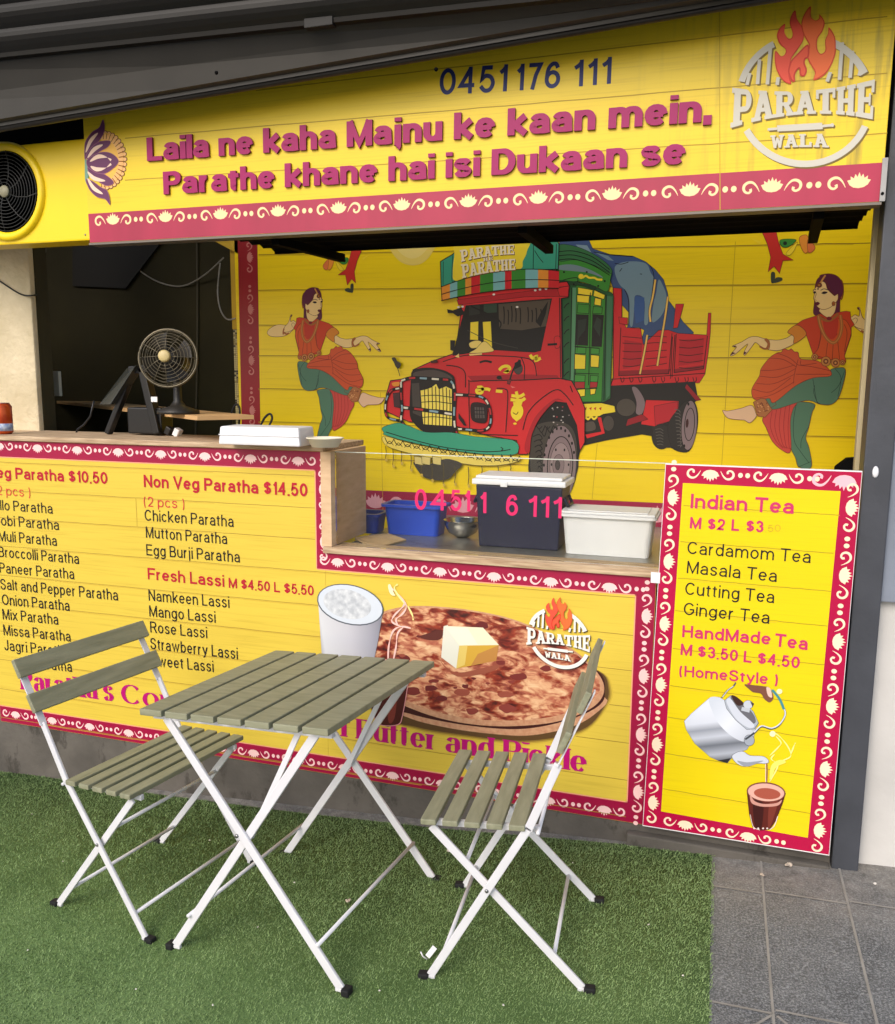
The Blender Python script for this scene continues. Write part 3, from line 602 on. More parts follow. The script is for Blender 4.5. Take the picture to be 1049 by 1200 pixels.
for l in ([(408, 545), (395, 840), (702, 828), (722, 580)], [(748, 582), (735, 822), (916, 798), (940, 596)], [(360, 300), (362, 850), (345, 900)], [(414, 310), (415, 480)], [(350, 862), (540, 850), (925, 826)], [(725, 600), (712, 860)], [(740, 590), (722, 850)]): T.stroke(l, K, .003, False)
for x in (405, 460, 515, 600, 655, 740, 800, 850): T.stroke([(x, 850), (x+10, 880), (x+22, 868), (x+20, 850)], K, .003)
T.poly([(730, 550), (745, 400), (795, 400), (757, 545)], RED, False, 1); T.poly([(395, 480), (450, 485), (448, 528), (400, 520)], RED, False, 1)
for l in ([(620, 250), (605, 350), (585, 440), (590, 510)], [(570, 590), (555, 680), (525, 830)], [(697, 355), (680, 480), (660, 600), (632, 780)]):
    T.stroke(l, K, .010); T.stroke(l, (244, 196, 96), .007)
# chassis
T.zoom(*R3)
T.poly([(330, 130), (480, 50), (900, 30), (915, 110), (830, 240), (700, 300), (640, 290), (460, 320), (350, 345), (320, 220)], (34, 30, 26))
T.poly([(660, 120), (820, 125), (815, 215), (700, 250), (635, 240)], RED, False, 1); T.poly([(700, 150), (815, 128), (812, 215), (705, 245)], (188, 34, 44), False, 1)
T.poly([(860, 40), (930, 120), (905, 125), (850, 60)], RD, False, 1)
T.poly(ell(562, 157, 48, 44), (78, 70, 60), False, 1); T.poly([(590, 60), (620, 65), (655, 130), (640, 190), (610, 185), (612, 130)], MAU, True, 1)
T.poly(ell(475, 235, 28, 38), (74, 66, 58), False, 1); T.poly([(350, 240), (400, 225), (412, 265), (360, 275)], (84, 74, 64), True, 1)
T.poly([(360, 290), (440, 275), (420, 205), (440, 205), (458, 285), (370, 310)], RED, False, 1); T.poly([(570, 215), (640, 190), (670, 215), (560, 250)], RD, False, 1)
T.poly([(335, 140), (440, 135), (505, 150), (510, 180), (450, 190), (430, 200), (345, 205)], YEL, False, 1)
for x in (355, 380, 402, 428): T.poly([(x, 160), (x+14, 155), (x+10, 172)], (206, 60, 30))
T.stroke([(345, 205), (352, 225), (362, 205), (375, 215), (390, 203), (405, 214), (420, 200)], YEL, .008)
# rear wheels
T.poly(ell(736, 300, 48, 62), (40, 36, 32), False, 1)
T.poly([(690, 250), (700, 330), (720, 355), (780, 355), (820, 372), (780, 250)], (44, 40, 36))
T.poly([(770, 235), (830, 150), (860, 125), (900, 135), (915, 200), (905, 290), (870, 372), (800, 365), (775, 320)], (42, 38, 34), True, 1)
T.poly(ell(872, 245, 38, 122, rot=4), MAU, False, 1); T.stroke(ell(874, 240, 24, 80, rot=4), K, .003, closed=True); T.poly(ell(862, 235, 7, 22, rot=4), (60, 20, 20))
for i in range(11): T.stroke([(800+i*1.5, 165+i*18), (822+i*1.2, 172+i*17), (828, 182+i*17)], (96, 88, 82), .003)
for i in range(6): T.stroke([(705+i*2, 265+i*15), (730, 262+i*15), (745, 272+i*14)], (88, 82, 76), .003)
for p in ((848, 346), (868, 140)): T.poly(ell(*p, 5, 8), K)
# front wheel
T.poly([(85, 400), (95, 270), (140, 180), (200, 120), (260, 110), (310, 160), (335, 230), (345, 330), (330, 400), (320, 480), (255, 640), (180, 640), (90, 500)], (24, 20, 18), True)
T.poly([(95, 300), (130, 240), (220, 225), (290, 250), (320, 330), (318, 480), (290, 570), (250, 630), (180, 640), (110, 560), (90, 420)], (66, 60, 52), True, 1)
for i in range(9):
    T.stroke([(105+i*4, 300+i*26), (135, 290+i*26), (150, 310+i*26), (128, 318+i*26)], K, .004); T.stroke([(120+i*14, 245+(i % 3)*18), (134+i*14, 262+(i % 3)*18), (150+i*13, 250)], K, .004)
T.poly(ell(235, 440, 82, 195, rot=3), MAU, False, 1)
for i in range(16):
    a = math.radians(100+i*16); T.poly(ell(235+76*math.cos(a), 440+182*math.sin(a), 5, 8), K)
T.stroke(ell(238, 440, 62, 140, rot=3), K, .004, closed=True); T.poly(ell(238, 438, 50, 108, rot=3), (150, 130, 128), False, 1); T.poly(ell(230, 440, 28, 52, rot=3), MAU, False, 1); T.poly(ell(226, 440, 12, 24), (70, 60, 58), False, 1)
for i in range(6): a = i*1.05; T.poly(ell(238+42*math.cos(a), 438+84*math.sin(a), 4, 7), K)
for i in range(14): T.poly(ell(random.uniform(170, 300), random.uniform(150, 250), 4, 3), random.choice([(200, 190, 180), MAU, (150, 40, 50)]))
# cab side: green pillars and door
T.zoom(*R1)
T.poly([(30, 240), (130, 260), (350, 330), (365, 350), (345, 980), (300, 1005), (150, 1005), (100, 870), (30, 850)], DGR, False, 1)
T.poly([(112, 300), (140, 300), (118, 870), (100, 870)], (92, 150, 104)); T.poly([(320, 350), (358, 355), (340, 960), (318, 985)], (66, 120, 80))
T.poly([(135, 270), (315, 340), (290, 1000), (130, 1000)], GRN, False, 1)
for a, c in (([(145, 400), (215, 405), (212, 460), (140, 455)], GRN), ([(240, 415), (295, 420), (292, 460), (235, 460)], GRN), ([(135, 465), (210, 468), (205, 655), (128, 650)], (28, 24, 20)), ([(236, 465), (303, 470), (290, 662), (230, 660)], (28, 24, 20)),
             ([(145, 298), (237, 315), (232, 350), (145, 340)], YEL), ([(140, 345), (216, 350), (212, 395), (140, 388)], YEL), ([(246, 315), (312, 345), (305, 372), (240, 352)], YEL), ([(250, 362), (290, 370), (286, 412), (245, 405)], YEL),
             ([(130, 665), (195, 668), (193, 705), (128, 705)], (70, 150, 56)), ([(225, 670), (277, 674), (275, 708), (223, 708)], (70, 150, 56)), ([(126, 708), (193, 714), (190, 800), (124, 800)], YEL), ([(224, 712), (277, 718), (272, 790), (223, 786)], YEL),
             ([(126, 835), (190, 838), (188, 880), (124, 880)], (70, 150, 56)), ([(222, 838), (270, 842), (266, 880), (220, 880)], (70, 150, 56)), ([(126, 878), (188, 878), (186, 918), (124, 920)], (176, 40, 40)), ([(220, 878), (267, 880), (262, 912), (218, 916)], (176, 40, 40)),
             ([(124, 930), (190, 920), (188, 966), (124, 972)], YEL), ([(220, 922), (256, 920), (250, 952), (222, 958)], YEL)): T.poly(a, c, False, 1, .0024)
T.poly([(140, 700), (145, 500), (200, 490), (190, 560), (150, 610)], (40, 50, 40)); T.poly([(240, 540), (262, 480), (290, 500), (280, 600)], (44, 56, 44))
for y in (400, 480, 560, 640, 740, 820): T.stroke([(60, y+25), (75, y+5), (92, y-5)], K, .004)
for l in ([(222, 330), (218, 660), (210, 900)], [(125, 660), (275, 672)], [(120, 825), (275, 830)], [(128, 925), (265, 918)], [(108, 300), (98, 860)], [(320, 345), (305, 990)], [(45, 300), (48, 850)]): T.stroke(l, K, .003, False)
T.poly([(28, 60), (130, 60), (250, 110), (345, 180), (345, 250), (325, 325), (250, 292), (150, 262), (24, 258)], GRN, True, 1)
T.poly([(28, 40), (140, 50), (260, 105), (345, 175), (345, 215), (250, 165), (130, 130), (30, 135)], (52, 110, 60), True, 1)
for o in (0, 25, 50): T.stroke([(30, 80+o), (120, 76+o), (235, 112+o), (340, 190+o*.7)], K, .0034)
T.poly([(30, 165), (120, 160), (230, 195), (300, 240), (200, 208), (30, 190)], (120, 140, 140), True)
T.stroke([(30, 262), (90, 245), (140, 240), (145, 262)], K, .003); T.poly([(25, 255), (140, 265), (250, 292), (240, 312), (140, 285), (28, 290)], (30, 66, 36), True)
T.poly(ell(165, 232, 16, 16), YEL); T.stroke([(175, 240), (195, 228), (215, 240), (245, 240), (265, 250), (295, 252)], YEL, .008)
for p in ((60, 205), (120, 280), (200, 205), (270, 290), (310, 260)): T.poly(ell(*p, 6, 6), K)
# cab red mass
T.zoom(*ZA)
T.poly([(235, 190), (562, 150), (570, 165), (566, 196), (545, 200), (548, 435), (575, 440), (598, 480), (614, 520), (614, 620), (600, 645), (590, 570), (560, 505), (520, 500), (480, 540), (455, 600), (447, 655), (420, 655), (415, 615), (330, 600), (245, 575), (100, 560), (34, 530), (34, 480), (46, 440), (112, 430), (112, 408), (170, 382), (228, 362), (240, 330), (256, 215)], RED, False, 1, .004)
T.zoom(*R2)
T.poly([(85, 112), (500, 62), (770, 28), (770, 92), (690, 92), (500, 95), (95, 145)], (186, 32, 40), False, 1); T.poly([(700, 40), (772, 28), (768, 92), (715, 90)], RED, False, 1)
# windscreen
T.poly([(140, 148), (668, 105), (600, 425), (560, 435), (300, 420), (160, 440), (60, 455), (90, 330)], (22, 18, 16), False, 1)
T.poly([(340, 140), (660, 112), (632, 275), (480, 300), (345, 290)], (84, 72, 58)); T.poly([(160, 150), (225, 145), (225, 200), (160, 210)], (40, 42, 36)); T.poly([(250, 142), (330, 136), (330, 190), (250, 195)], (46, 66, 50))
T.poly([(168, 250), (218, 245), (216, 360), (165, 358)], YEL, False, 1); T.poly([(243, 248), (294, 245), (302, 415), (250, 380)], YEL, False, 1)
T.poly([(160, 380), (200, 362), (235, 370), (225, 400), (175, 410)], (246, 214, 110), True, 1); T.poly([(250, 368), (290, 395), (305, 430), (165, 440), (200, 415)], (246, 214, 110), True, 1)
for x in (372, 398, 420, 445, 472, 520, 545, 570, 600): T.stroke([(x, 150+(x % 7)*4), (x+4, 200), (x+2, 250+(x % 5)*5)], K, .005)
T.poly([(600, 190), (645, 120), (630, 200), (600, 280), (570, 250)], (22, 18, 16)); T.stroke([(170, 150), (345, 240), (340, 300)], K, .006); T.stroke([(150, 300), (300, 370), (460, 410)], (60, 56, 48), .003)
for p in ((120, 155), (95, 158), (312, 80), (566, 55), (595, 50), (632, 46), (455, 157)): T.poly(ell(*p, 8, 6), (240, 230, 215))
T.poly([(25, 170), (60, 178), (110, 160), (140, 200), (90, 215), (60, 195), (30, 195)], (26, 22, 20)); T.poly([(45, 360), (75, 362), (70, 430), (45, 420)], (26, 22, 20))
T.stroke([(715, 100), (722, 590)], K, .004, False); T.stroke([(730, 110), (738, 590)], K, .003, False)
T.poly([(682, 350), (700, 335), (718, 345), (716, 400), (690, 408)], RED, True, 1); T.stroke([(642, 388), (700, 384)], K, .009)
# bonnet lines
T.poly([(0, 490), (120, 455), (260, 455), (480, 468), (560, 500), (578, 580), (500, 600), (200, 610), (150, 625), (140, 560), (90, 520)], (222, 44, 46), True)
T.poly([(150, 580), (480, 570), (700, 575), (715, 598), (400, 608), (180, 612)], (170, 28, 38))
for l in ([(0, 492), (130, 455), (270, 455), (480, 466), (555, 495), (575, 580)], [(20, 515), (95, 525), (135, 560), (138, 650)], [(165, 940), (160, 640), (190, 612), (480, 605), (700, 595), (760, 605)], [(330, 655), (380, 660), (398, 700), (385, 925)], [(180, 935), (300, 940), (460, 945)], [(490, 910), (520, 810), (590, 730), (690, 665), (745, 690), (800, 760)], [(225, 495), (262, 485), (300, 492)], [(480, 466), (500, 520), (498, 600)], [(330, 590), (365, 600)], [(780, 640), (795, 680)]): T.stroke(l, K, .0042)
T.stroke([(225, 497), (262, 488), (300, 496)], K, .009)
T.poly([(500, 1020), (540, 880), (600, 790), (690, 720), (740, 735), (690, 735), (600, 830), (545, 940), (530, 1050)], (176, 28, 38), True)
T.poly(ell(462, 535, 27, 35), (74, 66, 60), False, 1); T.stroke([(470, 480), (430, 545), (405, 625)], K, .007); T.poly([(440, 500), (478, 480), (480, 520), (440, 540)], K); T.poly(ell(345, 590, 16, 12), K); T.poly([(395, 605), (420, 600), (410, 632), (395, 628)], (120, 40, 40), False, 1)
for l in ([(345, 545), (365, 525), (395, 520), (410, 535), (385, 555), (405, 550)], [(535, 450), (550, 470), (575, 460), (570, 485), (600, 470)], [(210, 650), (240, 650), (240, 680), (215, 685), (210, 665), (270, 660), (290, 668)], [(325, 672), (365, 675)], [(420, 700), (470, 705), (500, 690)], [(450, 675), (460, 720)], [(415, 725), (480, 730), (505, 715)]): T.stroke(l, YEL, .013)
T.poly(ell(455, 800, 38, 50, rot=8), YEL); T.poly([(430, 740), (490, 735), (480, 765), (435, 765)], YEL); T.poly([(432, 840), (480, 838), (452, 860)], YEL); T.poly(ell(442, 872, 11, 6), YEL); T.stroke([(430, 805), (450, 815), (462, 800)], (120, 90, 20), .004); T.poly([(75, 462), (98, 442), (100, 470)], (246, 206, 120)); T.poly([(160, 445), (240, 440), (240, 450), (165, 455)], (246, 206, 120)); T.poly([(415, 640), (445, 650), (425, 655)], (236, 120, 110))
# roof sign
T.zoom(*ZB)
T.poly([(100, 215), (185, 165), (240, 100), (245, 20), (860, 10), (908, 95), (902, 268), (740, 270), (500, 296), (300, 338), (105, 386)], TEAL, False, 1, .004)
T.poly([(235, 60), (680, 40), (688, 150), (662, 210), (640, 268), (450, 300), (300, 330), (200, 345), (184, 300), (195, 180)], YEL, True)
T.stroke([(120, 215), (118, 375)], K, .0025); T.stroke([(185, 165), (178, 340), (200, 346)], K, .0025); T.stroke([(735, 40), (732, 268)], K, .003, False); T.stroke([(742, 140), (770, 185), (800, 222)], K, .003); T.stroke([(890, 95), (886, 265)], K, .003, False)
xs = [105, 165, 215, 270, 310, 370, 460, 540, 585, 680, 765, 835, 908]; cs = [ORG, LTL, GRN, ORG, RED, GRN, LTL, RED, GRN, LTL, ORG, RED]
def up_(x): return 388-.40*(x-105)+.00033*(x-105)**2
def lo_(x): return 482-.25*(x-105)+.00018*(x-105)**2
for i, c in enumerate(cs): T.poly([(xs[i], up_(xs[i])), (xs[i+1], up_(xs[i+1])), (xs[i+1], lo_(xs[i+1])), (xs[i], lo_(xs[i]))], c)
rg = [105+803*i/16 for i in range(17)]
for f in (lambda x: up_(x), lambda x: .45*up_(x)+.55*lo_(x), lambda x: lo_(x)): T.stroke([(x, f(x)) for x in rg], K, .0034)
T.stroke([(105, 386), (112, 482)], K, .003, False); T.stroke([(100, 215), (105, 386)], K, .003, False)
for tp, bt in ((((232, 138), (420, 112), (604, 100)), ((242, 218), (425, 180), (606, 166))), (((240, 235), (430, 210), (612, 196)), ((250, 330), (435, 290), (614, 272)))): slab(T, 'PARATHE', tp, bt, (250, 232, 190), (120, 70, 30), (4, 5), .06)
slab(T, 'HE', ((392, 192), (425, 186), (458, 182)), ((394, 216), (427, 210), (460, 206)), (250, 232, 190), (120, 70, 30), (3, 3), .1)
# front
T.zoom(*ZC)
T.poly([(212, 168), (250, 152), (330, 150), (420, 178), (452, 240), (445, 495), (400, 512), (290, 508), (225, 460), (198, 400), (205, 215)], (30, 24, 22), True, 1)
T.poly([(228, 172), (330, 160), (410, 185), (432, 215), (330, 215), (225, 200)], (78, 66, 60), True)
T.poly([(208, 235), (250, 232), (262, 420), (215, 400)], (70, 62, 56))
T.poly([(258, 275), (290, 268), (318, 258), (345, 238), (360, 268), (400, 252), (432, 268), (432, 472), (330, 466), (275, 462), (268, 410), (264, 350)], (250, 224, 90))
for x in (280, 300, 322, 342, 362, 382, 402, 420): T.stroke([(x, 250+(x*7 % 23)), (x+3, 360), (x+1, 470)], K, .0042, False)
for y in (305, 340, 385, 425): T.stroke([(262, y), (340, y-4), (434, y+8)], K, .0036)
def striped(path, w, k=6, pal=((232, 222, 196), (186, 40, 44), (140, 170, 178))):
    T.stroke(path, K, w*1.45, True)
    q = catmull(path, False, k); i = 0; j = 0
    while i+k//2 < len(q):
        T.stroke(q[i:i+k//2+1], pal[j % len(pal)], w*.75, False); i += k//2+2; j += 1
striped([(150, 220), (205, 205), (280, 207), (360, 212), (420, 218), (445, 250)], .011)
striped([(150, 368), (240, 378), (340, 392), (432, 406)], .012)
striped([(150, 225), (150, 300), (155, 380), (150, 440), (178, 478)], .010)
striped([(440, 240), (450, 300), (445, 400), (450, 480), (470, 535)], .011)
striped([(455, 298), (540, 302), (600, 312), (635, 350), (650, 420), (640, 475), (600, 498), (520, 492), (468, 488)], .010)
striped([(140, 262), (95, 275), (70, 320), (62, 380), (78, 425), (140, 442)], .009)
T.poly([(545, 345), (622, 352), (630, 400), (620, 452), (560, 448), (540, 420)], (40, 20, 22), True, 1); T.poly([(558, 365), (612, 368), (618, 430), (562, 430)], (84, 74, 70), False, 1)
for x in (572, 586, 600): T.stroke([(x, 368), (x+2, 428)], K, .003)
for y in (385, 405): T.stroke([(558, y), (616, y+2)], K, .003)
T.poly([(105, 290), (142, 285), (145, 372), (112, 365)], (70, 40, 44), False, 1); T.poly([(100, 232), (140, 228), (138, 248), (108, 250)], ORG, True)
T.poly([(470, 400), (500, 440), (515, 470), (500, 470), (470, 430)], (40, 20, 22))
T.poly([(55, 510), (48, 480), (130, 455), (190, 470), (290, 506), (430, 508), (560, 530), (740, 545), (795, 565), (805, 600), (775, 632), (600, 628), (400, 603), (200, 562), (60, 522)], TEAL, True, 1)
T.stroke([(65, 505), (200, 545), (400, 592), (600, 614), (700, 612), (760, 602)], K, .004); T.stroke([(705, 590), (718, 600), (705, 612)], K, .004)
T.poly([(55, 528), (200, 568), (400, 608), (600, 632), (800, 640), (800, 668), (700, 690), (560, 690), (380, 660), (200, 625), (70, 582)], (240, 214, 96), True, 1)
for i in range(15):
    x = 60+i*50; y = 535+i*8.6 if i < 11 else 630; T.stroke([(x, y), (x+14, y+28), (x+34, y+34), (x+52, y+8)], K, .0038); T.stroke([(x+10, y+40), (x+26, y+22), (x+48, y+44)], K, .003)
T.poly([(218, 675), (260, 690), (320, 680), (400, 655), (470, 670), (490, 690), (455, 725), (410, 768), (330, 772), (265, 745)], (66, 60, 50), True)
for x, y0, y1 in ((65, 585, 655), (105, 600, 690), (152, 612, 675), (205, 625, 710), (262, 680, 740), (322, 690, 770), (386, 680, 795), (450, 700, 790), (525, 700, 800), (600, 695, 740), (690, 695, 735), (760, 690, 720)):
    T.stroke([(x, y0), (x+3, (y0+y1)/2), (x-1, y1)], (90, 76, 30), .004); T.poly(ell(x+4, y1+6, 7, 10), (214, 180, 70))
for x in (225, 265, 325): T.poly([(x, 640), (x+50, 648), (x+48, 690), (x+3, 682)], (226, 204, 120), False, 1)
T.poly([(100, 95), (118, 92), (128, 110), (150, 125), (140, 150), (125, 145), (112, 118)], (60, 52, 46), True, 1); T.stroke([(132, 150), (140, 175), (145, 195)], K, .003); T.poly([(318, 110), (350, 104), (356, 118), (320, 122)], (70, 30, 30), False, 1)
T.build('truck_picture', mural)

# ---- dancer, drawn once and mirrored for the second figure
def dancer(D):
    SK = (244, 208, 138); SKL = (120, 60, 30); HR = (92, 26, 58); OR = (216, 84, 28); ORD = (206, 62, 26); TL = (84, 124, 98); BR = (168, 96, 40); LN = (112, 40, 20)
    f = lambda p, c, sm=True, lw=.0018: D.poly(p, c, sm, 1, lw, LN)
    f([(528, 318), (528, 250), (535, 150), (560, 110), (600, 96), (645, 105), (675, 140), (683, 200), (668, 235), (664, 312), (640, 316), (600, 320)], HR)
    f([(672, 130), (684, 150), (686, 200), (676, 236), (668, 220), (674, 180)], BR)
    # raised arm
    f([(745, 372), (800, 352), (880, 345), (945, 372), (962, 402), (930, 425), (860, 430), (800, 420), (765, 398)], SK)
    f([(712, 322), (728, 330), (748, 318), (770, 325), (772, 290), (764, 278), (774, 282), (788, 330), (818, 362), (826, 395), (800, 398), (760, 388), (735, 368), (726, 345)], SK)
    D.poly([(758, 280), (764, 278), (774, 292), (766, 292)], (90, 20, 40)); D.stroke([(735, 345), (750, 335), (762, 345), (752, 365)], SKL, .0016)
    D.stroke([(780, 405), (800, 412), (826, 398)], BR, .008); D.stroke([(822, 372), (828, 395), (826, 415)], BR, .007)
    # torso
    f([(424, 375), (465, 347), (530, 326), (560, 312), (605, 332), (650, 306), (700, 298), (722, 302), (726, 340), (745, 372), (728, 386), (728, 430), (705, 500), (690, 545), (690, 582), (620, 560), (545, 555), (520, 528), (500, 470), (478, 410)], ORD, False)
    f([(556, 330), (562, 420), (548, 500), (528, 530), (560, 545), (690, 578), (692, 530), (722, 440), (726, 400), (700, 350), (660, 340), (600, 345)], OR)
    for l in ([(600, 470), (590, 550)], [(630, 475), (625, 560)], [(655, 465), (665, 560)], [(690, 370), (705, 420), (690, 520)], [(560, 330), (566, 420), (550, 500)], [(610, 350), (612, 430)], [(650, 350), (650, 430)]): D.stroke(l, LN, .0018)
    D.poly([(575, 340), (605, 350), (655, 338), (650, 420), (628, 450), (600, 440), (582, 400)], (196, 52, 30), True)
    # front arm
    f([(412, 428), (420, 470), (380, 495), (330, 512), (275, 505), (262, 490), (275, 455), (330, 455), (375, 445)], SK)
    f([(384, 410), (428, 374), (470, 395), (482, 430), (420, 474), (418, 440), (408, 428)], (220, 134, 34))
    f([(282, 455), (250, 445), (215, 436), (178, 440), (135, 465), (84, 488), (108, 492), (74, 536), (96, 534), (150, 488), (168, 478), (148, 520), (148, 536), (158, 532), (192, 488), (210, 468), (235, 486), (262, 500), (285, 500)], SK)
    for n in ([(82, 488), (104, 484), (102, 496)], [(74, 538), (84, 518), (102, 526)], [(146, 536), (150, 516), (162, 524)]): D.poly(n, (70, 14, 40))
    D.stroke([(262, 448), (282, 475), (270, 505)], BR, .010); D.stroke([(232, 488), (258, 502), (280, 498)], BR, .007)
    # neck, face
    f([(560, 285), (640, 240), (640, 300), (606, 334), (562, 308)], SK)
    f([(540, 165), (556, 142), (575, 138), (590, 150), (600, 180), (628, 208), (640, 215), (650, 200), (656, 205), (655, 235), (640, 255), (615, 278), (580, 290), (556, 284), (540, 270), (530, 262), (534, 250), (524, 230), (528, 205), (522, 190)], SK)
    f([(556, 108), (600, 97), (650, 108), (678, 145), (682, 200), (660, 235), (657, 205), (640, 212), (620, 190), (603, 160), (590, 135)], HR)
    D.stroke([(560, 150), (572, 128), (588, 104)], (214, 150, 70), .006); D.poly(ell(554, 158, 15, 13), (110, 56, 30), False, 1, .0016, LN); D.poly(ell(554, 158, 6, 5), (190, 120, 50)); D.poly(ell(548, 178, 4, 6), (110, 56, 30))
    D.poly([(530, 256), (545, 248), (558, 256), (546, 268), (534, 266)], (96, 14, 40), True)
    D.poly([(566, 202), (580, 192), (600, 196), (584, 206)], (40, 16, 20), True); D.stroke([(562, 186), (580, 178), (602, 184)], (60, 24, 30), .0026); D.poly([(522, 196), (532, 190), (538, 198), (528, 204)], (40, 16, 20), True); D.stroke([(520, 186), (530, 180), (538, 184)], (60, 24, 30), .0022)
    D.stroke([(540, 200), (534, 220), (530, 235), (540, 240)], SKL, .0014); D.poly(ell(632, 258, 9, 12), BR, False, 1, .0014, LN)
    D.stroke([(545, 320), (570, 340), (605, 350), (640, 330), (656, 310)], BR, .010); D.poly(ell(608, 338, 14, 10), (130, 20, 40))
    D.stroke([(550, 325), (562, 380), (590, 440), (630, 470), (662, 440), (676, 380), (668, 320)], (170, 100, 40), .012); D.stroke([(550, 325), (562, 380), (590, 440), (630, 470), (662, 440), (676, 380), (668, 320)], (206, 130, 60), .004)
    # trousers and skirt
    f([(430, 790), (528, 800), (515, 850), (497, 930), (482, 985), (500, 1040), (512, 1142), (445, 1142), (425, 1090), (400, 1030), (396, 900), (410, 830)], TL)
    for l in ([(430, 800), (415, 900), (420, 1000), (455, 1060), (500, 1120)], [(500, 920), (460, 990), (455, 1040)], [(440, 1142), (510, 1112)]): D.stroke(l, (30, 52, 46), .0018)
    f([(248, 880), (300, 828), (430, 788), (412, 830), (398, 900), (400, 1056), (350, 1048), (300, 1000), (268, 930)], (204, 72, 62))
    for i in range(5): D.stroke([(300+i*24, 840-i*9), (290+i*24, 920), (320+i*18, 1000+i*8), (360+i*10, 1040)], (150, 30, 36), .0018)
    f([(692, 608), (694, 650), (662, 760), (620, 802), (560, 802), (480, 782), (312, 830), (300, 790), (380, 735), (430, 700), (520, 660), (612, 650), (616, 615), (660, 604)], TL)
    for l in ([(520, 665), (540, 780), (560, 800)], [(640, 610), (672, 660), (655, 760)], [(530, 700), (525, 740), (545, 795)], [(692, 620), (660, 700), (620, 740)]): D.stroke(l, (30, 52, 46), .0018)
    f([(262, 772), (310, 756), (322, 805), (290, 822)], TL, False)
    f([(190, 720), (230, 650), (240, 610), (285, 552), (325, 525), (350, 520), (362, 502), (390, 510), (402, 502), (420, 518), (440, 522), (456, 558), (545, 568), (612, 618), (612, 650), (520, 660), (430, 700), (312, 792), (285, 770), (240, 778), (200, 772)], (212, 84, 40))
    for l in ([(240, 620), (330, 615), (420, 590)], [(232, 650), (330, 655), (425, 610)], [(215, 690), (310, 690), (420, 640)], [(195, 720), (290, 735), (400, 660)], [(200, 770), (300, 750), (420, 680)], [(285, 552), (360, 560), (430, 600)], [(325, 525), (390, 550), (440, 590)], [(440, 590), (520, 600), (610, 620)], [(430, 640), (520, 640), (610, 640)], [(440, 560), (420, 640), (415, 690)], [(455, 565), (460, 590), (540, 580)]): D.stroke(l, (130, 34, 20), .0018)
    f([(198, 790), (240, 770), (262, 772), (300, 832), (262, 872), (222, 866)], (176, 110, 60), False)
    for i in range(26): D.poly(ell(220+random.random()*60, 795+random.random()*60, 3.5, 3.5), random.choice([(220, 160, 100), (120, 60, 30)]))
    f([(32, 836), (60, 838), (130, 824), (190, 808), (212, 850), (214, 868), (180, 902), (150, 888), (125, 886), (60, 876)], (232, 190, 150))
    for cx, cy, r in ((530, 546, 17), (590, 570, 26), (642, 578, 24), (680, 576, 14)):
        D.poly(ell(cx, cy, r, r), (200, 130, 60), False, 1, .0018, LN); D.poly(ell(cx, cy, r*.55, r*.55), (120, 60, 30)); D.poly(ell(cx, cy, r*.25, r*.25), (214, 150, 80))
D1 = Art(YM); D1.lev = 40; D1.zoom(840, 300, 4.617); dancer(D1); D1.build('dancer_picture', mural)
za = D1.z
def fit(k):
    r = [za(p)[k] for p in ((600, 96), (75, 538), (32, 836), (512, 1142))]
    l = [(P(300+x/5.712, 310+y/5.712, YM).x, P(300+x/5.712, 310+y/5.712, YM).z)[k] for x, y in ((385, 134), (838, 594), (862, 930), (412, 1146))]
    n = len(r); mr = sum(r)/n; ml = sum(l)/n; s = sum((a-mr)*(c-ml) for a, c in zip(r, l))/sum((a-mr)**2 for a in r); return s, ml-s*mr
fx, fz = fit(0), fit(1)
D2 = Art(YM); D2.lev = 40; D2.z = lambda p: (lambda q: (q[0]*fx[0]+fx[1], q[1]*fz[0]+fz[1]))(za(p)); dancer(D2); D2.build('dancer_picture', mural)
# ---- hanging ribbon ornaments
def ribbon_orn(D):
    rd = (206, 44, 34)
    D.poly([(350, 60), (420, 60), (435, 130), (455, 185), (502, 212), (455, 215), (440, 272), (415, 240), (388, 265), (400, 200), (385, 140)], rd, False, 1, .0018, (110, 20, 20))
    D.poly([(402, 312), (402, 270), (418, 268), (420, 292), (414, 316)], (60, 66, 50), True); D.poly([(414, 316), (424, 292), (450, 292), (450, 306)], (60, 66, 50), True)
    D.poly([(445, 120), (515, 120), (480, 152), (450, 150)], (60, 140, 50), True, 1, .0016); D.poly(ell(465, 136, 9, 9), (24, 40, 20)); D.poly([(470, 180), (520, 130), (505, 170), (485, 190)], YEL, True, 1, .0014, (150, 110, 20))
    D.poly([(530, 110), (565, 100), (575, 150), (560, 182), (540, 160)], ORG, True, 1, .0016, (150, 70, 20)); D.poly([(568, 120), (600, 150), (592, 172), (570, 176)], (226, 120, 60), True, 1, .0016, (150, 70, 20))
    D.poly([(310, 112), (355, 128), (350, 140)], YEL)
R = Art(YM); R.lev = 40; R.zoom(800, 250, 3.871); ribbon_orn(R); R.build('ribbon_picture', mural); zr = R.z
R = Art(YM); R.lev = 40; R.z = lambda p: (lambda q: (q[0]*fx[0]+fx[1], q[1]*fz[0]+fz[1]))(zr(p)); ribbon_orn(R); R.build('ribbon_picture', mural)
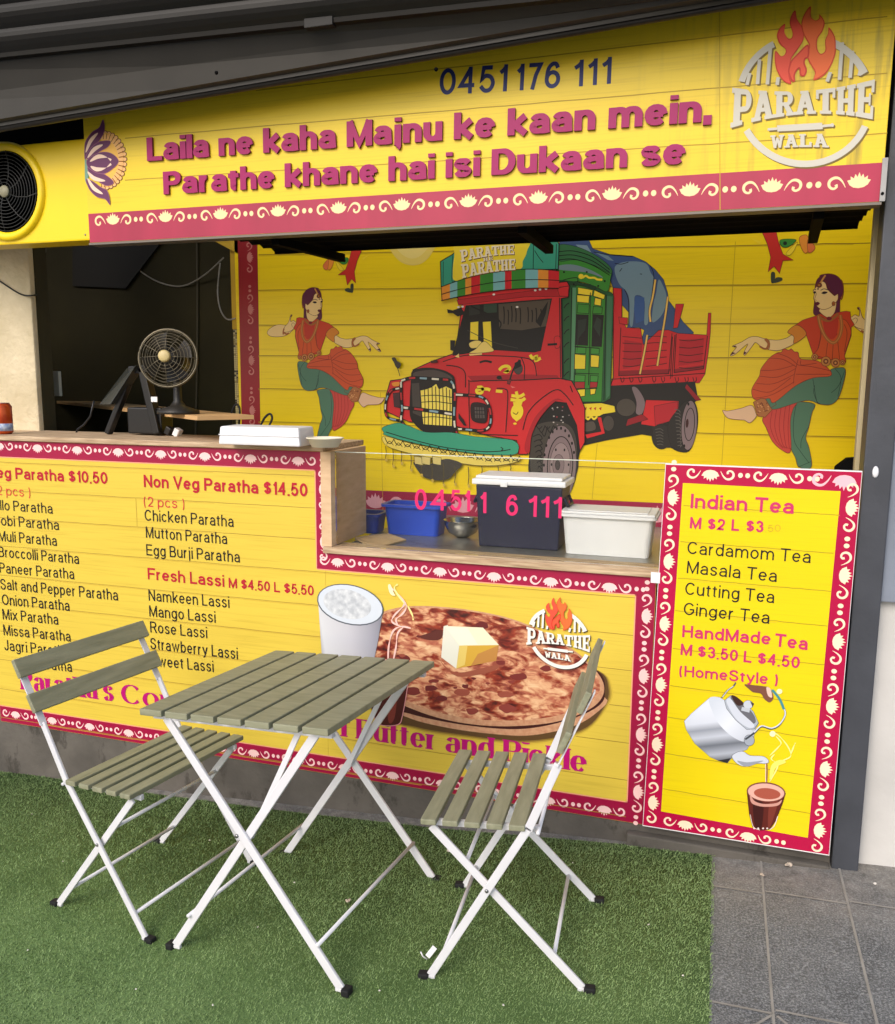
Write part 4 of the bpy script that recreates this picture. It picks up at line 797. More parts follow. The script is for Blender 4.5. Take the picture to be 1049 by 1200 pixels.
# ------------------------------------------------------------------ logo: flames over a grill ring, drawn on the fascia sheet and re-used at any centre
def logo(D, small=False):
    WH = (238, 236, 226) if small else (206, 202, 188); SH = (120, 100, 40) if not small else (60, 40, 30)
    cx, cy, R_ = 518, 590, 388
    def ring(a0, a1, m, w, o=0): D.stroke([(cx+o+R_*math.cos(math.radians(a)), cy+o+R_*.965*math.sin(math.radians(a))) for a in [a0+(a1-a0)*i/26 for i in range(27)]], m, w, False)
    k = D.k
    for m, o in ((SH, 9), (WH, 0)):
        ring(24, 152, m, .017*k, o); ring(197, 242, m, .017*k, o); ring(294, 335, m, .017*k, o)
        for pts in ([(178, 500), (195, 430)], [(240, 495), (252, 350)], [(298, 497), (316, 280)], [(355, 500), (362, 455)], [(650, 480), (668, 425)], [(722, 470), (738, 250)], [(784, 458), (798, 300)], [(838, 445), (846, 415)]):
            D.stroke([(p[0]+o, p[1]+o) for p in pts], m, .009*k, False)
        D.poly([(355+o, 738+o), (620+o, 722+o), (624+o, 760+o), (357+o, 774+o)], m); D.stroke([(300+o, 762+o), (355+o, 757+o)], m, .0065*k); D.stroke([(622+o, 742+o), (688+o, 736+o)], m, .0065*k); D.poly(ell(680+o, 736+o, 10, 11), m)
    slab(D, 'PARATHE', ((92, 516), (520, 535), (936, 466)), ((80, 754), (520, 672), (922, 704)), WH, SH, (9, 9), .06)
    slab(D, 'WALA', ((318, 798), (480, 790), (645, 788)), ((322, 876), (480, 866), (655, 868)), WH, SH, (6, 6), .12)
    F1, F2 = (236, 84, 62), (242, 112, 56)
    D.poly([(438, 495), (392, 478), (355, 420), (342, 360), (346, 300), (378, 332), (402, 318), (404, 290), (372, 262), (354, 215), (368, 170), (402, 142), (398, 190), (418, 225), (440, 224), (446, 195), (430, 140), (438, 95), (462, 62), (472, 112), (502, 160), (512, 205), (506, 245), (470, 300), (440, 345), (428, 400), (428, 450)], (214, 60, 40), True)
    D.poly([(430, 488), (394, 470), (362, 420), (348, 365), (348, 310), (378, 336), (408, 318), (408, 292), (378, 258), (362, 215), (374, 172), (400, 152), (398, 190), (418, 232), (444, 228), (450, 195), (435, 140), (442, 95), (460, 72), (470, 114), (498, 162), (508, 205), (502, 245), (466, 296), (436, 342), (424, 400), (422, 450)], F1, True)
    D.poly([(570, 474), (578, 430), (558, 392), (540, 360), (532, 318), (543, 268), (508, 200), (498, 140), (515, 85), (552, 38), (554, 98), (580, 122), (602, 108), (604, 86), (634, 130), (622, 184), (592, 232), (592, 290), (612, 318), (638, 298), (638, 240), (654, 200), (660, 162), (694, 215), (700, 272), (697, 322), (672, 388), (632, 444)], (214, 70, 36), True)
    D.poly([(574, 464), (584, 425), (564, 388), (546, 356), (538, 318), (549, 266), (515, 198), (504, 140), (518, 90), (546, 52), (550, 98), (580, 126), (606, 112), (608, 98), (628, 132), (616, 182), (586, 230), (586, 292), (612, 324), (644, 300), (642, 242), (657, 202), (662, 178), (688, 218), (694, 272), (690, 320), (666, 384), (630, 434)], F2, True)
    D.poly([(428, 440), (424, 415), (440, 362), (480, 318), (532, 268), (540, 300), (536, 335), (518, 348), (514, 376), (526, 412), (516, 444), (494, 442), (488, 402), (470, 412), (456, 442), (456, 478), (440, 470)], (238, 92, 60), True, 1, .004*k, (206, 58, 40))
# ------------------------------------------------------------------ fascia sign
YS = 2.64
fas = thing('fascia_sign', 'long yellow shop sign with pink lettering and flame logo under the dark awning', 'shop sign')
fx0 = P(101, 210, YS).x; fx1 = P(1040, 150, YS).x; fz0 = .5*(P(107, 279.5, YS).z+P(1036, 243, YS).z); fz1 = P(1040, -90, YS).z
b = MB(); b.box((fx0, YS, fz0), (fx1, YS+.045, fz1), M_fas, .002); b.build('panel', fas)
b = MB(); b.box((fx0, YS-.004, fz0-.008), (fx1, YS+.05, fz0-.001), mat('edge_trim', (120, 112, 104), .5, metal=.4)); b.build('edge_trim', fas)
b = MB(); x_, z_ = fx1, P(1040, 185, YS).z
b.box((fx1-.006, YS-.006, fz0), (fx1+.008, YS-.001, z_), mat('bracket_grey', (176, 174, 172), .5, noise=.2, nscale=30), .001); b.lathe([(.004, 0), (.004, .002), (0, .003)], M_black, Matrix.Translation((fx1, YS-.006, fz0+.02)) @ Matrix.Rotation(math.radians(90), 4, 'X')); b.build('corner_bracket', fas)
A = Art(YS).plane(); mz = .5*(P(103.6, 246, YS).z+P(1044, 196, YS).z)
A._tri([(fx0+.001, fz0+.001), (fx1-.001, fz0+.001), (fx1-.001, mz), (fx0+.001, mz)], M_magf)
A.zoom(0, 0, 1); A.border((132.4, 258.7), (1006.5, 214.5), 12, CREAM, pre=True, post=False, size=.98)
A.build('border_strip', fas)
A = Art(YS).zoom(0, 0, 1)
for a, c in (((146.5, 161.7), (1040, 86)), ((146.5, 211), (1040, 156)), ((300, 106), (1040, 19))):
    A.stroke([(a[0]+(c[0]-a[0])*i/30, a[1]+(c[1]-a[1])*i/30+random.uniform(-.35, .35)) for i in range(31)], (176, 146, 28), .0032, False)
A.stroke([(843, -40), (844, 250)], (190, 158, 30), .0022)
A.build('printed_boards', fas)
A = Art(YS).zoom(0, 0, 1); A.lev = 10; A.text('0451', (514.7, 111.5), (594, 107), 31, (30, 42, 100), .16); A.text('176', (604, 106.3), (656, 103), 31, (30, 42, 100), .16); A.text('111', (671, 102), (716, 98), 31, (30, 42, 100), .16)
A.build('phone_number', fas)
A = Art(YS, .009, (112, 10, 58)).zoom(0, 0, 1); HOT = (160, 18, 94)
A.text('Laila ne kaha Majnu ke kaan mein,', (174.3, 189.5), (834, 143), 27.5, HOT, .295); A.build('raised_lettering', fas)
A = Art(YS, .009, (112, 10, 58)).zoom(0, 0, 1); A.text('Parathe khane hai isi Dukaan se', (193.5, 228.4), (803.5, 192.6), 26.5, HOT, .295); A.build('raised_lettering', fas)
A = Art(YS).zoom(840, 0, 5.02); A.k = 1.0; A.lev = 10; logo(A); A.build('flame_logo', fas)
# half lotus at the left end
A = Art(YS).zoom(80, 120, 7.06); A.lev = 10; PL = (104, 52, 92)
for i in range(19):
    a = math.radians(-98+i*10.6); p = (300+170*math.cos(a), 480+228*math.sin(a)); A.poly(ell(p[0], p[1], 20, 20), (110, 50, 30)); A.poly(ell(p[0]-1, p[1], 15, 15), (246, 190, 120))
A.poly([(300, 260), (360, 280), (420, 340), (452, 420), (458, 500), (440, 580), (400, 650), (330, 700), (270, 640), (270, 400)], (250, 192, 84), True)
for i in range(19):
    a = math.radians(-98+i*10.6); A.stroke([(300+118*math.cos(a), 480+172*math.sin(a)), (300+160*math.cos(a), 480+216*math.sin(a))], (246, 190, 120), .010); A.stroke([(300+122*math.cos(a+.09), 480+176*math.sin(a+.09)), (300+164*math.cos(a+.09), 480+222*math.sin(a+.09))], (130, 66, 30), .0025)
A.poly([(140, 470), (180, 480), (185, 560), (155, 680), (142, 640)], (120, 160, 140))
for pts in ([(140, 380), (150, 320), (200, 250), (260, 210), (292, 145), (304, 210), (290, 270), (250, 330), (200, 390), (160, 450), (142, 470)], [(150, 450), (200, 370), (270, 325), (352, 322), (330, 370), (260, 410), (190, 470)], [(160, 480), (230, 430), (310, 412), (380, 435), (420, 490), (370, 550), (300, 590), (220, 580), (170, 540)], [(165, 540), (230, 580), (310, 600), (380, 660), (330, 690), (260, 660), (190, 600)], [(152, 640), (200, 650), (270, 700), (330, 740), (350, 845), (310, 800), (240, 780), (180, 720)]):
    A.poly(pts, PL, True, 1, .002, (150, 90, 120))
for pts in ([(150, 415), (190, 320), (250, 255)], [(165, 460), (220, 390), (290, 352)], [(165, 575), (220, 630), (310, 650)], [(165, 630), (215, 710), (290, 758)], [(185, 490), (250, 450), (320, 455), (360, 480)], [(190, 530), (240, 555), (310, 545), (360, 510)]): A.stroke(pts, (248, 214, 190), [.003+.011*math.sin(math.pi*i/10) for i in range(len(catmull(pts, False)))])
A.build('lotus_picture', fas)

# ------------------------------------------------------------------ serving counter with printed menu
cnt = thing('serving_counter', 'serving counter with a yellow printed menu and a picture of stuffed flatbread, wood top', 'counter')
A = Art(YF).zoom(0, 0, 1)
xl = P(1, 845, YF).x; zt = .5*(P(0, 514, YF).z+P(378, 531, YF).z); zb = .5*(P(1, 848, YF).z+P(736, 960, YF).z)
xs_ = P(380.5, 600, YF).x; zs_ = .5*(P(385, 646, YF).z+P(769, 679, YF).z); xr = P(764, 800, YF).x
b = MB(); b.box((xl, YF, zb), (xs_, YF+.018, zt), M_menu, .001); b.box((xs_+.0005, YF, zb), (xr, YF+.018, zs_), M_menu, .001); b.build('front_panel', cnt)
A.plane(); bw = zt-.5*(P(0, 534, YF).z+P(368, 551.5, YF).z); e = .0012
xi = P(370.6, 600, YF).x; zi = .5*(P(371.5, 666, YF).z+P(747, 697, YF).z); xri = P(741.5, 800, YF).x; zbi = .5*(P(0, 826, YF).z+P(735, 942, YF).z)
for q in (rc(xl+e, zt-bw, xs_-e, zt-e), rc(xi, zi, xs_-e, zt-bw), rc(xs_-e, zi, xr-e, zs_-e), rc(xri, zb+e, xr-e, zi), rc(xl+e, zb+e, xri, zbi)): A._tri(q, M_mag, 1)
for q in ([(xl, zt-bw-.002), (xi, zt-bw-.002)], [(xi-.002, zt-bw), (xi-.002, zi)], [(xi, zi-.002), (xri, zi-.002)], [(xri-.002, zi), (xri-.002, zbi)], [(xl, zbi+.002), (xri, zbi+.002)]): A.ribbon(q, .004, (240, 160, 130), lev=2)
A.lev = 4; A.zoom(0, 0, 1)
BC = (250, 208, 204)
A.border((43.9, 524.2), (349.4, 539), 7, BC, flip=True, pre=True, post=True, extra=(1, 0))
A.border((377.3, 573.6), (378.4, 635), 2, BC, flip=False, pre=2, post=True)
A.border((395.7, 657.8), (714.4, 687), 6, BC, flip=True, pre=True, post=2)
A.border((756.4, 722), (746.4, 928), 4, BC, flip=False, pre=2, post=2)
A.border((18.3, 836.7), (708.3, 948), 14, BC, flip=True, pre=True, post=True)
A.build('border_strip', cnt)
A = Art(YF).zoom(0, 0, 1)
def zj(px, py): return P(px, py, YF).z
A.plane()
for y in (558, 595.5, 632, 670, 709, 746, 784, 822, 861, 899):
    z = zj(370, y); x0 = xl+.004; x1 = xi-.006 if z > zi-.004 else xri-.004
    n = 40; pts = [(x0+(x1-x0)*i/n, z+random.uniform(-.0008, .0008)) for i in range(n+1)]
    A.ribbon(pts, .0023, (168, 138, 52)); A.ribbon([(p[0], p[1]-.004) for p in pts[3:30]], .0018, (206, 172, 60))
for x, z0, z1 in ((P(160, 600, YF).x, zj(370, 632), zj(370, 595)), (P(600, 800, YF).x, zj(370, 861), zj(370, 822))): A.ribbon([(x, z0), (x, z1)], .002, (190, 158, 56))
A.build('printed_boards', cnt)
A = Art(YF).zoom(0, 0, 1); A.lev = 44; RT = (184, 24, 50); BT = (26, 22, 30)
for t, p0, p1, c, m, w in (
    ('Veg Paratha $10.50', (-13.5, 559.5), (126.4, 567.2), 13.2, RT, .18), ('(2 pcs )', (-7, 579.5), (36, 582.5), 11, (214, 70, 60), .105),
    ('Allo Paratha', (-8, 597), (62, 602), 12, BT, .115), ('Gobi Paratha', (-7.5, 615), (69.5, 621.2), 12.2, BT, .115), ('Muli Paratha', (-1, 633.8), (67, 639.8), 12.2, BT, .115),
    ('Broccolli Paratha', (-1, 652.5), (93, 661), 12.2, BT, .115), ('Paneer Paratha', (0, 671.2), (87.4, 678.8), 12.2, BT, .115), ('Salt and Pepper Paratha', (1, 690.5), (138.7, 703.8), 12.4, BT, .115),
    ('Onion Paratha', (3, 708.6), (82, 716), 12.4, BT, .115), ('Mix Paratha', (3.7, 725.7), (68.8, 732.2), 12.4, BT, .115), ('Missa Paratha', (4.8, 744.3), (83.3, 752), 12.4, BT, .115),
    ('Jagri Paratha', (5.6, 762), (82, 770), 12.4, BT, .115), ('Paratha', (42, 783), (84.8, 787.4), 12.4, BT, .115),
    ('Non Veg Paratha $14.50', (169, 570.7), (360.6, 582), 14.5, RT, .18), ('(2 pcs )', (169, 593.3), (216.4, 596), 11.5, (206, 44, 60), .105),
    ('Chicken Paratha', (170, 610), (274, 617.6), 13, BT, .115), ('Mutton Paratha', (171.4, 630), (266.5, 637.8), 13, BT, .115), ('Egg Burji Paratha', (172, 650.6), (281.4, 659.2), 13, BT, .115),
    ('Fresh Lassi', (173.6, 678.8), (263, 687.8), 13.6, RT, .165), ('M $4.50 L $5.50', (268.4, 688.6), (368, 698), 11.5, RT, .165),
    ('Namkeen Lassi', (174.7, 703.8), (269, 712.4), 13, BT, .115), ('Mango Lassi', (175.5, 722.3), (252.8, 729.8), 13, BT, .115), ('Rose Lassi', (176.6, 741), (243, 748), 13, BT, .115),
    ('Strawberry Lassi', (176.6, 760.3), (278.8, 772.5), 13, BT, .115), ('Sweet Lassi', (177.7, 780), (250.6, 787.6), 13, BT, .115)): A.text(t, p0, p1, c, m, w)
A.build('menu_lettering', cnt)
A = Art(YF).zoom(0, 0, 1); A.lev = 44; FU = (184, 8, 112)
for t, p0, p1, c in (("Paratha's", (25, 807.5), (134, 821.7), 22), ('Combination of', (142.7, 823), (411, 864), 22), ('Butter and Pickle', (418, 865), (687.5, 905), 23)): A.text(t, p0, p1, c, FU, .255, 'fat')
A.build('slogan_lettering', cnt)
# flatbread picture
def bread_mat():
    m = bpy.data.materials.new('flatbread_print'); m.use_nodes = True; t = m.node_tree; b = t.nodes['Principled BSDF']; b.inputs['Roughness'].default_value = .45
    tc = t.nodes.new('ShaderNodeTexCoord')
    def nz(sc, st, d, dist=0):
        mp = t.nodes.new('ShaderNodeMapping'); mp.inputs['Scale'].default_value = st; t.links.new(tc.outputs['Object'], mp.inputs[0])
        n = t.nodes.new('ShaderNodeTexNoise'); n.inputs['Scale'].default_value = sc; n.inputs['Detail'].default_value = d; n.inputs['Distortion'].default_value = dist; t.links.new(mp.outputs[0], n.inputs['Vector']); return n.outputs['Fac']
    def ramp(f, *stp):
        r = t.nodes.new('ShaderNodeValToRGB'); e = r.color_ramp.elements
        while len(e) < len(stp): e.new(.5)
        for el, (p, c) in zip(e, stp): el.position = p; el.color = (*lin(c), 1)
        t.links.new(f, r.inputs[0]); return r.outputs[0]
    base = ramp(nz(24, (1, 1, 2.2), 9, .8), (.28, (122, 50, 40)), (.42, (172, 98, 72)), (.55, (206, 154, 114)), (.72, (226, 190, 148)))
    spots = ramp(nz(15, (1, 1, 2.0), 5, .5), (.48, (255, 255, 255)), (.58, (176, 86, 70)), (.70, (84, 30, 30)))
    x = t.nodes.new('ShaderNodeMix'); x.data_type = 'RGBA'; x.blend_type = 'MULTIPLY'; x.inputs[0].default_value = 1
    t.links.new(base, x.inputs[6]); t.links.new(spots, x.inputs[7]); t.links.new(x.outputs[2], b.inputs['Base Color']); return m
M_bread = bread_mat(); M_crust = mat('crust_print', (208, 162, 124), .45, noise=.35, nscale=60, rgb2=(184, 128, 96))
M_foamp = mat('froth_print', (222, 226, 230), .4, noise=.2, nscale=55, rgb2=(176, 182, 190))
A = Art(YF).zoom(360, 650, 2.4976); A.lev = 24
for i, c in enumerate(((214, 184, 66), (184, 154, 58), (140, 112, 46), (92, 66, 36))):
    o = 16-i*4; A.poly([(270-o, 470), (320, 500+o), (450, 522+o), (600, 540+o), (720, 532+o), (820, 500+o), (868+o, 440), (878+o, 390), (850+o*.5, 340), (700, 300), (400, 300)], c, True)
A.poly([(270, 440), (300, 478), (420, 508), (560, 526), (660, 528), (770, 505), (840, 468), (872, 418), (700, 400)], M_crust, True)
A.poly([(270, 440), (300, 465), (420, 492), (560, 509), (660, 507), (770, 482), (850, 445), (872, 405), (850, 340), (700, 300), (400, 300)], (60, 22, 20), True)
TOPB = [(170, 330), (175, 240), (205, 180), (260, 156), (350, 150), (480, 162), (600, 188), (700, 230), (790, 286), (850, 345), (870, 392), (850, 435), (790, 470), (700, 494), (560, 502), (430, 488), (320, 456), (230, 410)]
A.poly(TOPB, M_crust, True)
A.poly([(p[0]*.97+14, p[1]*.955+12-(6 if p[1] > 400 else 0)) for p in TOPB], M_bread, True)
rr = random.Random(11)
for i in range(26):
    a = rr.uniform(0, 6.28); d = rr.random()**.5*.9; x = 520+330*d*math.cos(a); y = 325+150*d*math.sin(a)
    A.poly([(x+rr.uniform(.7, 1.3)*rx*math.cos(j*.785), y+rr.uniform(.7, 1.3)*rx*.5*math.sin(j*.785)) for rx in [rr.uniform(6, 24)] for j in range(8)], rr.choice([(118, 46, 42), (136, 60, 52), (104, 38, 38), (150, 76, 60)]), True)
A.poly([(390, 310), (440, 345), (555, 322), (540, 342), (440, 356)], (150, 82, 62), True)
A.poly([(330, 240), (360, 228), (395, 220), (392, 246), (360, 250)], (92, 44, 38), True)
A.poly([(400, 209), (412, 206), (446, 264), (437, 333), (393, 300)], (222, 222, 206)); A.poly([(404, 208), (515, 213), (562, 264), (446, 266)], (232, 228, 196)); A.poly([(446, 266), (562, 264), (554, 310), (437, 333)], (206, 164, 60))
A.poly([(500, 290), (562, 264), (554, 310), (480, 324)], (186, 132, 66)); A.poly([(405, 210), (470, 214), (500, 262), (446, 264)], (238, 234, 210)); A.poly([(446, 266), (470, 265), (462, 322), (437, 333)], (220, 194, 104))
A.build('flatbread_picture', cnt)
A = Art(YF).zoom(360, 650, 5.245); A.lev = 130
A.poly([(66, 270), (74, 330), (95, 640), (112, 760), (388, 760), (415, 640), (440, 520), (468, 350), (440, 280)], halftone('milk_print', A.z((70, 500)), A.z((460, 480)), [(0, (160, 162, 170)), (.08, (212, 214, 218)), (.5, (196, 196, 204)), (.85, (160, 160, 172)), (1, (136, 136, 148))]))
A.poly(ell(268, 306, 208, 122, rot=14), (84, 90, 100)); A.poly(ell(268, 305, 201, 115, rot=14), (210, 218, 228)); A.poly(ell(250, 302, 150, 88, rot=14), M_foamp)
A.build('milk_glass_picture', cnt)
A = Art(YF).zoom(360, 650, 5.245); A.lev = 150
A.poly([(372, 690), (400, 960), (440, 1042), (500, 1056), (562, 1042), (592, 980), (622, 800), (630, 690), (500, 650)], (70, 22, 18)); A.poly([(385, 672), (420, 645), (500, 640), (580, 655), (620, 690), (560, 730), (430, 730)], (226, 160, 160), True)
A.stroke([(402, 960), (445, 1040), (560, 1042), (590, 980), (622, 800)], (222, 150, 150), .003); A.poly([(520, 760), (560, 780), (540, 1000), (500, 1010)], (120, 50, 40), True)
for l in ([(500, 660), (505, 560), (530, 470), (580, 440), (640, 450)], [(530, 660), (550, 560), (560, 480), (600, 440)], [(580, 440), (525, 410), (540, 370), (590, 320), (600, 300)], [(560, 430), (550, 395), (590, 360), (612, 310), (560, 240), (505, 190)], [(600, 300), (540, 210), (560, 180)], [(620, 310), (650, 370), (655, 400)]): A.stroke(l, (246, 200, 190) if l[0][1] > 400 else (250, 232, 150), [.002+.005*abs(math.sin(i*.45)) for i in range(len(catmull(l, False)))])
A.poly([(500, 190), (515, 182), (535, 230), (545, 250), (515, 240)], (252, 238, 190), True)
A.build('tea_glass_picture', cnt)
# small logo on the panel: same drawing, moved and scaled on the board
sh = Art(YS).zoom(840, 0, 5.02).z; c0 = sh((518, 590)); cc = P(656.2, 747.5, YF); r0 = abs(sh((906, 590))[0]-c0[0]); r1 = abs(P(690, 752, YF).x-P(622.5, 743, YF).x)/2; ks = r1/r0
A = Art(YF); A.z = lambda p: (lambda q: (cc.x+(q[0]-c0[0])*ks, cc.z+(q[1]-c0[1])*ks))(sh(p)); A.k = ks*1.25; A.lev = 180; logo(A, True); A.build('flame_logo', cnt)
# woodwork
px0_ = P(1010, 560, YF).x; yb = YF+.34; tz = P(200, 513, YF).z
b = MB(); b.box((xl-.6, YF-.012, zt+.0005), (xs_+.004, yb, zt+.020), M_woodf, .003); b.build('wood_top', cnt)
b = MB(); b.box((xs_-.012, YF-.004, zs_+.024), (xs_+.028, YF+.004+.30, zt), M_wood, .002); b.build('end_post', cnt)
b = MB(); b.box((xs_-.004, YF-.012, zs_+.0005), (P(775, 670, YF).x, YF+.10, zs_+.023), M_woodf, .003); b.build('sill', cnt)
b = MB(); b.box((xl-.6, YF+.02, -.4), (xs_, YF+.05, zt), M_black); b.box((xs_, YF+.02, -.4), (px0_-.002, YF+.05, zs_), M_black); b.build('back_board', cnt)
b = MB(); b.box((xl-1.2, YF+.004, -.4), (P(975, 980, YF).x, YF+.016, zb+.05), M_conc); b.box((P(735, 985, YF).x, YF-.03, -.3), (P(972, 1008, YF).x, YF+.003, gz(.2, YF)+.02), M_conc, .006)
b.build('plinth', cnt)

# ------------------------------------------------------------------ bench behind the screen and what stands on it
bz = zs_+.012
b = MB(); bx0 = xs_+.03; b.box((bx0, YF+.105, bz-.03), (P(1030, 560, 3.3).x, YM-.004, bz), M_steel, .003)
bn = b.build('steel_bench'); tag(bn, 'stainless steel bench behind the glass screen', 'bench')
gl = thing('glass_screen', 'low clear glass screen with pink phone digits standing on the sill', 'glass screen')
gx0 = xs_+.03; gx1 = P(782, 600, YF+.03).x; gzt = .5*(P(395, 532, YF+.03).z+P(780, 541, YF+.03).z)
b = MB(); b.box((gx0, YF+.028, zs_+.024), (gx1, YF+.033, gzt), glassy('clear_glass')); b.build('pane', gl)
b = MB(); b.box((gx0, YF+.0279, gzt+.0002), (gx1, YF+.0331, gzt+.0026), mat('polished_glass_edge', (214, 222, 206), .2)); b.build('top_edge', gl)
A = Art(YF+.027).zoom(0, 0, 1); GPK = (226, 40, 104)
for t, p0, p1 in (('0', (486, 597), (500, 598)), ('4', (505, 597.5), (524, 598.5)), ('5', (527, 598), (541, 599)), ('1', (544, 599), (551, 599.4)), ('1', (562, 601), (570, 601.4)), ('6', (593, 604), (607, 604.6)), ('111', (618, 605), (658, 607.5))): A.text(t, p0, p1, 24.5, GPK, .15)
A.build('phone_number', gl)
def tub(name, label, cat, group, c, w, d, hgt, m, taper=.82, rz=0, rim=.012, lidm=None):
    t = thing(name, label, cat, c, group); t.rotation_euler = (0, 0, rz); b = MB()
    wb, db = w*taper, d*taper; th = .004
    def ring(tb, w_, d_, z, r=.02, k=4):
        v = []
        for sx_, sy_, a0 in ((1, 1, 0), (-1, 1, 90), (-1, -1, 180), (1, -1, 270)):
            for i in range(k+1):
                a = math.radians(a0+90*i/k); v.append(tb.verts.new((sx_*(w_/2-r)+r*math.cos(a), sy_*(d_/2-r)+r*math.sin(a), z)))
        return v
    tb = bmesh.new()
    R_ = [ring(tb, wb, db, 0), ring(tb, w, d, hgt-.012), ring(tb, w+2*rim, d+2*rim, hgt-.010), ring(tb, w+2*rim, d+2*rim, hgt), ring(tb, w-2*th, d-2*th, hgt), ring(tb, wb-2*th, db-2*th, th)]
    for A_, B_ in zip(R_, R_[1:]):
        n = len(A_)
        for i in range(n): tb.faces.new((A_[i], A_[(i+1) % n], B_[(i+1) % n], B_[i]))
    tb.faces.new(R_[0]); tb.faces.new(R_[-1]); b.join(tb, m); b.build('body', t); return t
def onb(px, py): v = Pz(px, py, bz+.001); return v
def span(x0, x1, y, Y): return (P(x1, y, Y)-P(x0, y, Y)).length
M_blue = mat('blue_plastic', (24, 70, 190), .4, noise=.1, nscale=10); M_dblue = mat('dark_blue_plastic', (20, 52, 150), .4, noise=.1, nscale=10); M_navy = mat('navy_plastic', (12, 17, 54), .5, noise=.15, nscale=12, bump=.05, bscale=90)
q = onb(714, 652); Yt = q.y+.08; q = Vector((P(714, 640, Yt).x, Yt, bz+.001)); wt_ = span(661, 765, 620, Yt)
wtub = tub('food_tub', 'white plastic food tub with a flat lid, right of the navy cooler', 'tub', None, q, wt_, .17, P(714, 604, Yt).z-bz+.012, M_foam, .92)
hl_ = P(714, 604, Yt).z-bz+.012; b = MB(); b.box((-wt_*.52, -.095, hl_+.0005), (wt_*.52, .095, hl_+.009), M_foam, .003); b.box((-wt_*.44, -.075, hl_+.009), (wt_*.44, .075, hl_+.012), M_foam, .002); b.build('lid', wtub)
q = onb(606, 643); Yc = q.y+.085; cx_ = P(607, 600, Yc-.085); wc = span(556, 657, 610, Yc-.085); hc = P(607, 570, Yc-.085).z-bz
cool = thing('cooler_box', 'navy picnic cooler with a white lid behind the glass screen', 'cooler box', (cx_.x, Yc, bz+.001)); b = MB()
b.hexa([(-wc*.46, -.085*.93, 0), (wc*.46, -.085*.93, 0), (wc*.5, -.085, hc), (-wc*.5, -.085, hc), (-wc*.46, .085*.93, 0), (wc*.46, .085*.93, 0), (wc*.5, .085, hc), (-wc*.5, .085, hc)], M_navy, .006)
for s in (-1, 1): b.tube([(s*wc*.5, -.05, hc*.82), (s*(wc*.5+.014), -.045, hc*.7), (s*(wc*.5+.014), .045, hc*.7), (s*wc*.5, .05, hc*.82)], .006, M_navy)
b.build('body', cool); b = MB(); b.box((-wc*.54, -.095, hc+.001), (wc*.54, .095, hc+.022), M_foam, .006); b.box((-wc*.5, -.088, hc+.022), (wc*.5, .088, hc+.034), M_foam, .006); b.box((-wc*.2, -.099, hc-.004), (-wc*.12, -.094, hc+.014), M_foam, .002); b.build('lid', cool)
q = onb(488, 628); Yt = q.y+.06; q = Vector((P(488, 620, Yt).x, Yt, bz+.001)); tub('food_tub', 'large bright blue plastic tub beside the steel bowl', 'tub', None, q, span(456, 520, 600, Yt), .12, P(488, 590, Yt).z-bz, M_blue, .9)
q = onb(434, 626); Yt = q.y+.06; q = Vector((P(434, 620, Yt).x, Yt, bz+.001)); tub('food_tub', 'small dark blue tub by the wooden end post', 'tub', None, q, span(419, 447, 605, Yt), .11, P(434, 600, Yt).z-bz, M_dblue, .86)
q = onb(542, 633); Yt = q.y+.06; r_ = span(520, 562, 606, Yt)/2
bw_ = MB(); bw_.lathe([(r_*.3, 0), (r_*.75, r_*.28), (r_*.97, r_*.72), (r_, r_*.95), (r_*1.06, r_*.96), (r_*.96, r_*.92), (r_*.72, r_*.32), (0, r_*.08)], mat('bowl_steel', (200, 198, 192), .22, metal=1)); ob = bw_.build('mixing_bowl'); ob.location = (P(542, 620, Yt).x, Yt, bz+.001); tag(ob, 'shiny steel mixing bowl between the blue tub and cooler', 'bowl')
b = MB(); pts = [onb(x, y) for x, y in ((416, 633), (440, 643), (476, 634), (455, 629))]
b.hexa([pts[0]+Vector((0, 0, .001)), pts[1]+Vector((0, 0, .001)), pts[1]+Vector((0, 0, .005)), pts[0]+Vector((0, 0, .012)), pts[3]+Vector((0, 0, .001)), pts[2]+Vector((0, 0, .001)), pts[2]+Vector((0, 0, .006)), pts[3]+Vector((0, 0, .014))], mat('cardboard', (206, 176, 134), .9, noise=.2, nscale=20)); tag(b.build('cardboard_sheet'), 'torn piece of brown cardboard lying on the steel bench', 'cardboard')
# on the wooden top
cz_ = zt+.021
q = Pz(312, 523, cz_); wf = span(264, 361, 510, q.y+.0)
ob = thing('foam_box', 'white foam food box on the counter top next to the small bowl', 'box', (P(312, 512, q.y+.07).x, q.y+.075, cz_)); b = MB(); hh = P(312, 500, q.y+.02).z-cz_
b.hexa([(-wf*.5, -.06, 0), (wf*.5, -.06, 0), (wf*.48, -.056, hh*.97), (-wf*.48, -.056, hh*.97), (-wf*.5, .06, 0), (wf*.5, .06, 0), (wf*.48, .056, hh), (-wf*.48, .056, hh)], M_foam, .008); b.build('body', ob)
b = MB(); b.box((-wf*.49, -.061, hh*.5), (wf*.49, -.058, hh*.56), M_foam, .001); b.build('lid_lip', ob)
q = Pz(381, 525, cz_); rb = span(362, 401, 515, q.y+.05)/2; hb = P(381, 513, q.y+.03).z-cz_
b = MB(); b.lathe([(rb*.72, 0), (rb*.95, hb*.9), (rb*1.03, hb*.92), (rb*1.03, hb), (rb*.92, hb), (rb*.7, .004), (0, .004)], mat('paper_bowl', (244, 236, 214), .6)); ob = b.build('paper_bowl'); ob.location = (P(381, 520, q.y+.045).x, q.y+.045, cz_); tag(ob, 'small round off-white bowl at the corner of the counter top', 'bowl')
q = Pz(5, 509, cz_); rcn = span(-3, 14, 490, q.y+.03)/2; hcn = P(5, 472, q.y+.03).z-cz_
